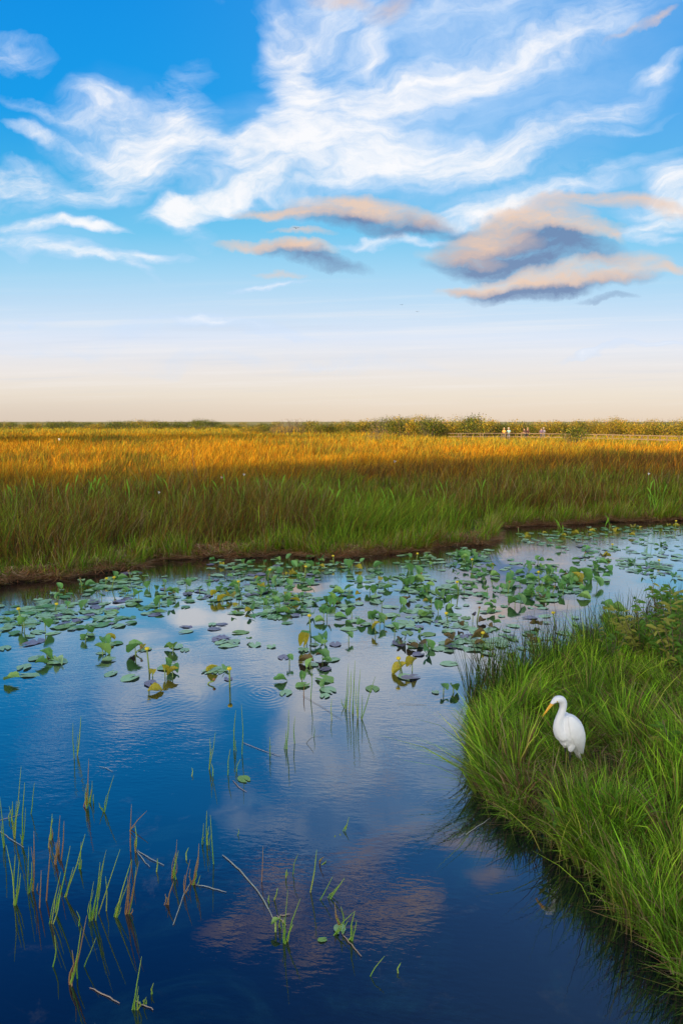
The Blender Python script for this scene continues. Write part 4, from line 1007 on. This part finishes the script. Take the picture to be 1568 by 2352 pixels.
# ------------------------------------------------------------------ reeds standing in the water
def c2(x, y): return (x/2.778, 1599 + y/2.778)
def c3(x, y): return (423 + x/2.564, 1505 + y/2.564)
reeds = [
    (c2, [((475,395),(467,170)), ((495,380),(500,240)), ((495,382),(518,130))], 'three thin green reeds, farthest of the left front group'),
    (c2, [((550,715),(568,400)), ((552,715),(555,560)), ((578,680),(590,540)), ((598,680),(598,625))], 'reed tuft with one tall stem and reddish short ones'),
    (c2, [((668,740),(728,505)), ((668,740),(632,680))], 'leaning reed with a broken pale stem at its foot'),
    (c2, [((95,900),(137,445)), ((75,800),(82,670)), ((32,960),(0,640)), ((90,900),(60,700))], 'tall reeds at the left picture edge crossed by dead stems'),
    (c2, [((145,950),(160,550)), ((148,950),(130,880))], 'single tall reed right of the ones at the left edge'),
    (c2, [((200,750),(222,550))], 'lone slim reed behind the left edge reeds'),
    (c2, [((312,965),(335,750)), ((327,920),(340,780))], 'two close reddish reeds standing side by side'),
    (c2, [((355,1075),(385,760)), ((360,1075),(352,930)), ((380,1010),(382,900)), ((392,1050),(410,795))], 'dense green reed tuft with orange bases'),
    (c2, [((95,1335),(42,950)), ((95,1335),(100,1010)), ((98,1335),(125,1040)), ((90,1330),(85,1150))], 'spreading reed tuft low at the left edge'),
    (c2, [((182,1262),(185,960)), ((213,1245),(200,960)), ((213,1245),(218,860)), ((240,1240),(245,1190))], 'reddish reed tuft right of the spreading one'),
    (c2, [((255,1350),(265,1110))], 'short single orange reed in the left front'),
    (c2, [((298,1305),(325,960))], 'straight single green reed beside the short orange one'),
    (c2, [((330,1450),(390,1120)), ((355,1380),(450,955))], 'two long reeds leaning right and crossing'),
    (c2, [((415,1280),(545,880)), ((418,1280),(470,1090))], 'long green reed leaning strongly right'),
    (c2, [((505,1100),(520,930)), ((510,1100),(500,1060))], 'small pale reed behind the leaning ones'),
    (c2, [((590,1430),(680,980)), ((588,1430),(640,1060)), ((585,1425),(600,1180)), ((570,1420),(572,1310)), ((612,1430),(665,1050))], 'thick reed tuft leaning right, centre of the left group'),
    (c2, [((630,1390),(768,975))], 'single long reed leaning right beside the thick tuft'),
    (c2, [((680,1370),(675,1150))], 'short upright brown reed behind the leaning long one'),
    (c2, [((740,1410),(842,1040)), ((745,1408),(815,1200))], 'green reed leaning right, left of the last big tuft'),
    (c2, [((812,1390),(845,1050)), ((820,1390),(890,1050)), ((825,1388),(870,1090)), ((835,1390),(845,1355))], 'big green reed tuft with a red stub at its foot'),
    (c2, [((505,1465),(490,1370))], 'short red reed stub below the thick tuft'),
    (c2, [((340,1725),(350,1525))], 'single thick curved reed in the bottom left'),
    (c2, [((455,1840),(462,1620)), ((455,1840),(520,1480)), ((458,1838),(555,1400)), ((495,1800),(520,1600))], 'nearest tall reed tuft with reddish stems at bottom left'),
    (c2, [((540,1725),(615,1540))], 'short green reed leaning right of the nearest tuft'),
    (c2, [((845,2000),(905,1660)), ((850,1998),(885,1850)), ((878,2000),(885,1910))], 'green reed near the bottom edge beside a drowned stem'),
    (c2, [((920,1970),(935,1920)), ((968,1900),(980,1830))], 'two stubby reeds at the bottom edge'),
    (c2, [((835,990),(840,690)), ((832,850),(940,730)), ((865,990),(862,820)), ((835,985),(830,850))], 'reed with a kinked brown stem bent to the right'),
    (c2, [((1105,1160),(1130,915)), ((1110,1160),(1140,985)), ((1075,1330),(1110,1180)), ((1050,1330),(1055,1260))], 'reeds left of the bent stems, green with red tip'),
    (c2, [((1000,1120),(1005,1035))], 'tiny reed stub left of the middle reeds'),
    (c2, [((1190,1045),(1205,965))], 'tiny curved reed above the middle reeds'),
    (c2, [((1175,1260),(1215,1040)), ((1178,1260),(1180,1140))], 'orange brown reed with a pale leaf trailing from it'),
    (c2, [((1240,1200),(1270,940)), ((1218,1195),(1215,1100)), ((1245,1200),(1262,1050))], 'grey brown reed trio standing over its reflection'),
    (c2, [((1320,950),(1320,730)), ((1290,945),(1300,810)), ((1325,950),(1335,830)), ((1363,1070),(1342,755))], 'reed group with folded over stems left of centre'),
    (c2, [((1335,465),(1375,225)), ((1335,465),(1340,265)), ((1338,465),(1355,330)), ((1360,510),(1350,430))], 'green reed tuft with yellow base left of the tall pair'),
    (c2, [((1455,500),(1470,335))], 'single small reed left of the tall pair'),
    (c2, [((1495,345),(1505,90)), ((1493,345),(1498,140)), ((1508,350),(1506,280))], 'tall straight reed pair above the heart shaped pad'),
    (c2, [((1545,370),(1540,50)), ((1545,370),(1552,240)), ((1510,480),(1535,400))], 'tallest straight reed right of the tall pair'),
    (c2, [((1225,510),(1225,455))], 'lone short reed stub in open blue water'),
    (c3, [((950,315),(945,255)), ((950,315),(967,45)), ((955,315),(975,120)), ((972,330),(983,90)), ((990,345),(1005,30)), ((995,345),(998,140)), ((1020,370),(1012,180)), ((1022,370),(1037,80)), ((942,310),(925,255))], 'tall green reed tuft with wavy reflections in the centre'),
    (c3, [((1045,375),(1125,125)), ((1042,370),(1048,230))], 'reed leaning right out of the central tuft'),
    (c3, [((745,260),(748,45))], 'tall thin reed growing by the nearest lily pads'),
    (c3, [((705,250),(708,170))], 'short thick reed with a brown bud by the lily pads'),
    (c3, [((868,380),(868,255))], 'short green reed left of the central tuft'),
    (c3, [((505,590),(505,480)), ((508,592),(512,530))], 'small reed at the left end of the floating dead stem'),
    (c3, [((600,550),(615,320)), ((590,550),(600,440)), ((605,552),(610,470))], 'green reed trio at the right end of the floating dead stem'),
    (c3, [((650,520),(652,360))], 'lone reddish reed over the white cloud reflection'),
    (c3, [((765,480),(765,415))], 'small reed beside a curved floating leaf'),
    (c3, [((457,1335),(465,1120))], 'single red brown reed in the pink reflection'),
    (c3, [((640,1290),(670,1170)), ((600,1310),(605,1260))], 'dull green reed with crossed leaf, middle front'),
    (c3, [((743,1395),(780,1145))], 'single bright green reed, middle front'),
    (c3, [((935,1035),(970,950)), ((920,1060),(922,1045)), ((886,1070),(887,1060))], 'tiny leaning reed with two stubs in the open middle'),
    (c3, [((800,1440),(875,1300))], 'red reed leaning right, left of its twin'),
    (c3, [((860,1435),(945,1310)), ((797,1225),(822,1185))], 'red reed leaning right beside the drowned leaf, right twin'),
    (c3, [((592,1700),(610,1380)), ((595,1700),(685,1430)), ((560,1600),(565,1530)), ((585,1690),(575,1560)), ((500,1460),(500,1410)), ((530,1440),(550,1370))], 'reed tuft with a yellow leaf curled against it'),
    (c3, [((880,1650),(1000,1510)), ((985,1680),(1005,1505)), ((975,1675),(985,1580)), ((930,1640),(965,1560)), ((990,1680),(1015,1560))], 'low reed tuft beside the drowned pale leaf'),
    (c3, [((920,1590),(885,1450)), ((940,1590),(922,1480))], 'pair of broken pink stems behind the low tuft'),
    (c3, [((1258,1870),(1275,1810))], 'tiny reed at bottom right of the open water'),
    (c3, [((1095,1890),(1180,1770))], 'curved reed arching to the right near the bottom'),
    (c3, [((315,1060),(318,1020))], 'tiny stub between the left and middle reeds'),
]
_rm = {}
def reed_mat(i):
    if i not in _rm:
        m, N, out = new_mat('reed_%s' % ('green', 'rusty', 'olive')[i])
        tc = N.n('ShaderNodeTexCoord'); sp = N.n('ShaderNodeSeparateXYZ'); N.setin(sp, 0, tc.outputs['Generated'])
        pal = [((0.28, 0.20, 0.05), (0.13, 0.31, 0.03), (0.24, 0.34, 0.05)), ((0.16, 0.16, 0.04), (0.30, 0.15, 0.06), (0.28, 0.20, 0.07)), ((0.22, 0.14, 0.05), (0.34, 0.40, 0.06), (0.24, 0.42, 0.05))][i]
        c = N.ramp(N.math('ADD', sp.outputs[2], N.math('MULTIPLY', N.math('SUBTRACT', N.noise(tc.outputs['Object'], 14, 3), .5), .5)), [(0.0, pal[0]), (0.35, pal[1]), (1.0, pal[2])])
        p = N.n('ShaderNodeBsdfPrincipled'); N.setin(p, 'Base Color', c); p.inputs['Roughness'].default_value = .5; p.inputs['Specular IOR Level'].default_value = .3
        N.t.links.new(p.outputs[0], out.inputs[0]); _rm[i] = m
    return _rm[i]
for fn, stems, lab in reeds:
    sc_ = 1.0 if fn is c3 else 1.05; extra = []
    for (b_, t_) in stems[:3]:
        if len(stems) > 1 and b_[1] > 600:
            for _ in range(rnd.randint(0, 2)):
                bx_ = (b_[0] + rnd.uniform(-14, 14), b_[1] + rnd.uniform(-16, 10)); u_ = rnd.uniform(.25, .7)
                extra.append((bx_, (bx_[0] + (t_[0]-b_[0])*u_ + rnd.uniform(-14, 14), bx_[1] + (t_[1]-b_[1])*u_)))
    stems = stems + extra
    bs = [ground(*fn(*b)) for b, t_ in stems]; o0 = bs[0]
    t = empty('reed_clump', (o0.x, o0.y, 0), label=lab, cat='reed')
    red = any(w_ in lab for w_ in ('red', 'pink', 'brown', 'orange'))
    for (b_, t_), b in zip(stems, bs):
        tp = at(*fn(*t_), b.y + rnd.uniform(-.04, .04)); b = b - o0; tp = tp - o0
        mid = b.lerp(tp, .5) + Vector((rnd.uniform(-.012, .012), rnd.uniform(-.01, .01), 0)); sub_ = b - (mid - b)*.35*1.0 - Vector((0, 0, .06))
        q1 = b.lerp(mid, .5) + Vector((rnd.uniform(-.003, .003), 0, 0)); r0 = rnd.uniform(.0030, .0048)*max(1.0, (o0.y/4.5)**.55)
        if b_[1] < 0: r0 *= 1
        mi = 1 if (red and rnd.random() < .65) else (2 if rnd.random() < .3 else 0)
        link('stem', poly_mesh('stem', *loft([sub_, b, q1, mid, mid.lerp(tp, .6), tp], [r0, r0, r0*.95, r0*.8, r0*.6, r0*.25], 6)), reed_mat(mi), t)

# floating dead stems and leaves
M_dead = plain('dead_stem', (0.50, 0.38, 0.26), .7, .3, 20, color2=(0.22, 0.14, 0.10))
M_pale = plain('pale_dead_leaf', (0.42, 0.46, 0.36), .6, .3, 25, color2=(0.22, 0.2, 0.2))
deads = [
    (c2, [(635,452),(675,460),(720,483)], .010, 'short greyish leaf floating in open blue water', M_pale),
    (c2, [(-20,800),(60,780),(130,758)], .012, 'pale curved dead stem at the left picture edge', M_dead),
    (c2, [(-20,850),(60,905),(155,970)], .010, 'green brown fallen stem crossing at the left edge', M_pale),
    (c2, [(870,985),(960,1040),(1048,1083)], .012, 'pale green strap leaf trailing right from the kinked reed', M_pale),
    (c2, [(870,990),(910,1040),(958,1095)], .010, 'second shorter strap leaf trailing from the kinked reed', M_pale),
    (c2, [(1215,1195),(1165,1290),(1105,1465)], .011, 'long pale leaf lying towards the viewer below the orange reed', M_pale),
    (c2, [(1250,1205),(1340,1225),(1445,1255)], .014, 'pale flat leaf floating towards the pink reflection', M_pale),
    (c3, [(225,1178),(330,1270),(455,1420),(525,1560)], .016, 'longest pale reed leaf lying diagonally in the middle front', M_pale),
    (c3, [(550,1535),(580,1570),(600,1595)], .016, 'folded whitish dead leaf among the middle reeds', M_dead),
    (c3, [(565,1535),(625,1530)], .016, 'short whitish dead leaf end beside the folded one', M_dead),
    (c3, [(925,1640),(985,1710),(1043,1778)], .012, 'pink brown dead stem slanting down right by the low tuft', M_dead),
    (c3, [(285,740),(330,785),(368,808)], .011, 'thin pale stem floating below the heart shaped pad', M_dead),
    (c2, [(575,1865),(680,1915),(765,1965)], .012, 'pale drowned stem near the bottom left', M_dead),
    (c2, [(860,1950),(920,1975),(978,2008)], .012, 'short drowned stem at the bottom edge', M_dead),
    (c3, [(340,515),(450,560),(575,598)], .013, 'tan dead stem floating between two small reeds', M_dead),
    (c3, [(820,475),(750,480),(720,515),(762,575)], .009, 'curved whitish leaf floating in the cloud reflection', M_pale),
    (c3, [(1255,288),(1340,292),(1425,294)], .008, 'thin dark straw floating left of the grassy point', M_bark),
    (c3, [(695,240),(800,300),(930,385)], .008, 'dark twiggy stem slanting from the lilies to the reed tuft', M_bark),
    (lambda x, y: (x, y), [(1115,1990),(1170,1960),(1130,1990)][:2], .006, 'thin stick floating off the near bank', M_bark),
    (lambda x, y: (x, y), [(1070,1918),(1095,1900),(1125,1880)], .012, 'pale broken stem sticking out of the near bank into water', M_pale),
]
for fn, pts, w_, lab, mt in deads:
    w_ *= .30
    P_ = [ground(*fn(*p)) for p in pts]; o0 = P_[0]
    Q = []
    for i in range(len(P_)-1):
        for k in range(4): Q.append(P_[i].lerp(P_[i+1], k/4) + Vector((rnd.uniform(-.003, .003), rnd.uniform(-.004, .004), .004+rnd.uniform(0, .004))) - o0)
    Q.append(P_[-1] + Vector((0, 0, .006)) - o0); n_ = len(Q)
    rr = [w_*(.5+.5*math.sin(math.pi*min(1, .15+.8*i/(n_-1)))) for i in range(n_)]
    vs, fs = loft(Q, [(r, r*.35) for r in rr], 6)
    link('fallen_stem', poly_mesh('fallen_stem', vs, fs), mt, loc=(o0.x, o0.y, 0), label=lab, cat='dead stem')

# ------------------------------------------------------------------ leafy plants on the right bank
M_wleaf = leafy('willow_leaf', .5, .35, .3, (0.11, 0.24, 0.03), .35, 5)
M_wleaf2 = leafy('willow_leaf_yellow', .5, .35, .3, (0.34, 0.34, 0.06), .35, 5)
wl = [poly_mesh('leaf', *blade_leaf([(0, 0, 0), (L_*.5, 0, L_*.12), (L_, 0, -L_*.06)], L_*.13, 6, .3)) for L_ in (.09, .12, .15)]
def leafy_plant(px, py, top, label, spread=.35, nst=7, big=1.0, mat=None):
    b = ground(px, py, .12); t = empty('leafy_plant', b, label=label, cat='plant')
    h0 = max(at(px, top, b.y).z - .12, .3)
    for i in range(nst):
        h = h0*rnd.uniform(.6, 1.0); ex, ey = rnd.uniform(-spread, spread), rnd.uniform(-spread, spread)*.7
        pts = [Vector((ex*.25*(0), 0, 0)) + Vector((ex*.15, ey*.15, 0)), Vector((ex*.4, ey*.4, h*.5)), Vector((ex, ey, h))]
        parts_ = [loft(pts, [.006, .005, .002], 5)]
        link('stem', poly_mesh('stem', *parts_[0]), M_bark, t)
        lv = []
        for k in range(int(16*h/.5)):
            u = rnd.uniform(.25, 1.0); j = 0 if u < .5 else 1; p = pts[j].lerp(pts[j+1], (u-.5*j)*2)
            L_ = rnd.uniform(.05, .12)*big; a = rnd.uniform(0, 6.28); d = Vector((math.cos(a), math.sin(a), rnd.uniform(-.2, .7)))
            v_, f_ = blade_leaf([p, p+d*L_*.5, p+d*L_ + Vector((0, 0, -L_*.2))], L_*rnd.uniform(.11, .2), 5, .25); lv.append((v_, f_))
        link('leaves', poly_mesh('leaves', *merge(lv)), mat if mat and rnd.random() < .7 else (M_wleaf2 if rnd.random() < .25 else M_wleaf), t)
leafy_plant(1545, 1560, 1345, 'tall leafy dark green shrub at the right picture edge', .40, 26, 1.1)
leafy_plant(1470, 1530, 1395, 'leafy shrub with olive leaves left of the tallest one', .35, 18, 1.0, M_wleaf2)
leafy_plant(1580, 1500, 1330, 'leafy shrub behind the tall one, cut by the right edge', .4, 20, 1.1)
leafy_plant(1510, 1470, 1320, 'single slender leafy stem reaching highest over the lilies', .12, 3, 1.1)
leafy_plant(1400, 1545, 1440, 'small leafy sprig among the dark rushes', .22, 6, 1.0)
leafy_plant(1275, 1915, 1880, 'broad leaved sprig hanging at the near waterline', .10, 3, .9)
leafy_plant(1560, 1800, 1640, 'dense dark leafy plant in the grass at the right edge', .3, 12, 1.1)

# ------------------------------------------------------------------ the white egret
def egret():
    # face left and a little to the viewer; local x = forward
    t = empty('egret', (egret_pos.x, egret_pos.y, tz(egret_pos.x, egret_pos.y)-.005), R(180+16), label='white great egret with orange bill standing on the grassy near bank', cat='egret')
    parts_ = []
    def cat(pts, rad, sub=4, n=14):
        # Catmull-Rom through pts
        P_ = [Vector(p) for p in pts]; Q = []; RR = []
        rad = [r if isinstance(r, tuple) else (r, r) for r in rad]
        for i in range(len(P_)-1):
            p0, p1, p2, p3 = P_[max(i-1, 0)], P_[i], P_[i+1], P_[min(i+2, len(P_)-1)]
            for k in range(sub):
                u = k/sub
                Q.append(.5*((2*p1) + (p2-p0)*u + (2*p0-5*p1+4*p2-p3)*u*u + (-p0+3*p1-3*p2+p3)*u**3))
                RR.append(tuple(rad[i][j]*(1-u)+rad[i+1][j]*u for j in (0, 1)))
        Q.append(P_[-1]); RR.append(rad[-1]); return loft(Q, RR, n)
    # head and neck
    parts_.append(cat([(.185,0,.765),(.160,0,.788),(.130,0,.806),(.098,0,.798),(.078,0,.762),(.076,0,.715),(.088,0,.662),(.104,0,.610),(.112,0,.555),(.100,0,.495),(.065,0,.440),(.02,0,.42)],
                      [.010,(.022,.022),(.031,.034),(.032,.036),(.029,.032),(.027,.029),(.028,.030),(.030,.032),(.034,.038),(.045,.052),(.065,.07),(.06,.06)]))
    # body: shoulders to tail
    parts_.append(cat([(.035,0,.635),(.020,0,.595),(.005,0,.54),(-.005,0,.48),(-.010,0,.42),(-.022,0,.36),(-.040,0,.31),(-.062,0,.25),(-.080,0,.20)],
                      [.02,(.062,.062),(.082,.090),(.090,.108),(.086,.108),(.068,.084),(.045,.052),(.026,.022),(.018,.008)]))
    # breast
    parts_.append(ellip((.060, 0, .455), (.058, .062, .085)))
    parts_.append(ellip((.035, 0, .385), (.055, .06, .075)))
    # feathered thighs
    for s in (-1, 1):
        parts_.append(cat([(.0, s*.03, .36), (.012, s*.036, .31), (.018, s*.037, .275)], [.045, .028, .012], 3, 10))
    body = link('body', poly_mesh('body', *merge(parts_)), None, t)
    mw, N, out = new_mat('egret_feathers')
    tc = N.n('ShaderNodeTexCoord')
    fz = N.noise(N.mapping(tc.outputs['Object'], rot=(0, R(-20), 0), scale=(.012, .02, .07)), 1.0, 4, .6)
    p = N.n('ShaderNodeBsdfPrincipled'); p.inputs['Base Color'].default_value = (.86, .86, .85, 1); p.inputs['Roughness'].default_value = .75
    p.inputs['Subsurface Weight'].default_value = .15; p.inputs['Subsurface Radius'].default_value = (.01, .01, .01)
    bp = N.n('ShaderNodeBump'); N.setin(bp, 'Height', fz); bp.inputs['Strength'].default_value = .7; bp.inputs['Distance'].default_value = .006
    N.t.links.new(bp.outputs[0], p.inputs['Normal']); N.t.links.new(p.outputs[0], out.inputs[0])
    body.data.materials.append(mw)
    m = body.modifiers.new('remesh', 'REMESH'); m.mode = 'VOXEL'; m.voxel_size = .0045; m.use_smooth_shade = True
    m = body.modifiers.new('smooth', 'SMOOTH'); m.factor = .5; m.iterations = 9
    # folded wings, shingled from overlapping feather rows
    for s in (-1, 1):
        wv = []
        def feather(a, b, w, th=.003, drop=0.0):
            a, b = Vector(a), Vector(b); d = b-a
            n_ = 8; V_, F_ = [], []
            outv = Vector((0.1, s, .15)).normalized(); sd_ = d.normalized().cross(outv).normalized()
            for i in range(n_+1):
                u = i/n_; p_ = a + d*u; ww = w*(.55+.45*math.sin(math.pi*min(1, .25+u*.55)))*(1 if u < .8 else max(.05, math.sqrt(max(0, 1-((u-.8)/.2)**2))))
                bow = outv*(.012*math.sin(math.pi*u))
                V_ += [p_ + bow - sd_*ww - outv*ww*.25, p_ + bow + outv*th, p_ + bow + sd_*ww - outv*ww*.25, p_ + bow - outv*th*2]
            for i in range(n_):
                o = i*4
                for k in range(4): F_.append((o+k, o+(k+1) % 4, o+4+(k+1) % 4, o+4+k))
            F_.append((3, 2, 1, 0)); o = n_*4; F_.append((o, o+1, o+2, o+3)); return V_, F_
        base = cat([(.030, s*.030, .635), (.018, s*.052, .59), (.0, s*.066, .53), (-.018, s*.070, .46), (-.040, s*.062, .39), (-.066, s*.045, .32), (-.090, s*.028, .26), (-.103, s*.016, .222)],
                   [(.015, .018), (.022, .045), (.026, .062), (.027, .070), (.026, .062), (.020, .044), (.012, .024), (.004, .008)], 4, 14)
        wv.append(base)
        w = link('wing', poly_mesh('wing', *merge(wv)), mw, t)
        mm = w.modifiers.new('remesh', 'REMESH'); mm.mode = 'VOXEL'; mm.voxel_size = .0045; mm.use_smooth_shade = True
        mm = w.modifiers.new('smooth', 'SMOOTH'); mm.factor = .5; mm.iterations = 5
        fv = [feather((-.035+k*.006, s*(.088-.004*k), .43-k*.012), (-.112+k*.012, s*(.022+.003*k), .215+.014*k), .010) for k in range(5)]
        link('wing_feathers', poly_mesh('wing_feathers', *merge(fv)), mw, w)
    fv = []
    for k in range(5):
        a = (k-2)*.012
        fv.append(loft([(-.060, a, .27), (-.078, a*1.3, .215), (-.090, a*1.5, .165)], [(.010, .003), (.012, .0022), (.006, .001)], 8))
    link('tail', poly_mesh('tail', *merge(fv)), mw, t)
    mb = plain('egret_bill', (.90, .38, .02), .35, .15, 30, color2=(.85, .50, .05))
    vs, fs = merge([loft([(.168, 0, .785), (.195, 0, .752), (.225, 0, .705), (.258, 0, .650)], [(.0125, .011), (.0095, .009), (.0065, .006), (.0012, .0012)], 10),
                    loft([(.163, 0, .772), (.188, 0, .742), (.220, 0, .699), (.256, 0, .649)], [(.010, .008), (.0078, .006), (.0055, .004), (.001, .001)], 10)])
    link('bill', poly_mesh('bill', vs, fs), mb, t)
    md = plain('dark_skin', (.02, .02, .022), .5, .3, 40)
    for s in (-1, 1):
        e = link('eye', poly_mesh('eye', *ellip((.148, s*.0275, .797), (.006, .004, .006))), plain('eye_yellow', (.75, .55, .05), .2), t)
        link('pupil', poly_mesh('pupil', *ellip((.149, s*.031, .797), (.0032, .0018, .0032))), md, e)
        lr = plain('lore_skin', (.10, .13, .06), .5)
        link('lore', poly_mesh('lore', *loft([(.140, s*.030, .790), (.157, s*.024, .782), (.176, s*.012, .770)], [(.002, .0025), (.002, .003), (.001, .002)], 6)), lr, t)
        # leg: feathered knee hidden, ankle joint, foot with four toes
        fo = .010 if s > 0 else -.02
        lg = [loft([(.018, s*.037, .34), (.010+fo, s*.037, .155)], [.0085, .007], 8), ellip((.008+fo, s*.037, .152), (.010, .010, .012), 8, 6), loft([(.008+fo, s*.037, .155), (.016+fo, s*.038, .008)], [.0065, .0055], 8)]
        for a in (-.45, 0, .45, math.pi):
            L_ = .075 if a != math.pi else .05
            lg.append(loft([(.016+fo, s*.038, .008), (.016+fo+math.cos(a)*L_*.6, s*.038+math.sin(a)*L_*.6, .010), (.016+fo+math.cos(a)*L_, s*.038+math.sin(a)*L_, .003)], [.0045, .004, .0015], 6))
        link('leg', poly_mesh('leg', *merge(lg)), md, t)
    done = set()
    for o in list(bpy.data.objects):
        r_ = o.parent
        if r_ is not t and not (r_ and r_.parent is t): continue
        if o.name.startswith('leg') or o.data.name in done: continue
        done.add(o.data.name)
        for v in o.data.vertices: v.co.z = .225 + (v.co.z - .17)*.80
    t.scale = (0.98, 0.98, 1.0)
egret()

# far birds
for px, py, Y, lab in ((680, 524, 160, 'single dark bird high in the blue under the grey clouds'), (922, 700, 260, 'tiny dark bird low in the pale sky, left one'), (958, 716, 260, 'tiny dark bird low in the pale sky, right one')):
    p = at(px, py, Y); t = empty('bird', p, rnd.uniform(0, 3), label=lab, cat='bird')
    vs, fs = merge([ellip((0, 0, 0), (.28, .09, .08)), ellip((.3, 0, .03), (.09, .06, .06))]); link('body', poly_mesh('body', vs, fs), plain('dark_plumage', (.03, .03, .03), .8), t)
    for s in (-1, 1):
        link('wing', poly_mesh('wing', *loft([(0, s*.05, .03), (.05, s*.4, .16), (-.08, s*.85, .08)], [(.12, .02), (.10, .015), (.02, .005)], 6)), plain('dark_plumage', (.03, .03, .03), .8), t)

# each repeat that stands in a row is told apart by its place in the row
short = {'arrowhead plants at the left end of the far bank': 'light green arrowhead plant, %s from left at the left end of the far bank',
         'arrowhead plants left of the middle of the far bank': 'light green arrowhead plant, %s from left in the left half of the far bank',
         'arrowhead plants in the middle of the far bank': 'light green arrowhead plant, %s from left in the middle of the far bank',
         'arrowhead plants on the right part of the far bank': 'light green arrowhead plant, %s from left on the right part of the far bank',
         'belt of shrubs behind the boardwalk, yellow': 'sunlit yellow green shrub behind the boardwalk, %s yellow one from left',
         'belt of shrubs behind the boardwalk, green': 'green shrub in the belt behind the boardwalk, %s green one from left',
         'far shrubs along the left horizon': 'low dark shrub in the thin left treeline, %s from left',
         'shrubs along the middle horizon, bare': 'greyish bare shrub in the middle of the horizon, %s bare one from left',
         'shrubs along the middle horizon, green': 'green shrub in the middle of the horizon line, %s green one from left',
         'shrubs along the middle horizon, yellow green': 'yellow green shrub in the middle of the horizon line, %s from left'}
for g_, f_ in short.items():
    ob = sorted([o for o in col.objects if o.get('group') == g_ and not o.parent], key=lambda o: o.location.x/max(o.location.y, 1))
    for i, o in enumerate(ob): o['label'] = f_ % ordinal(i+1)
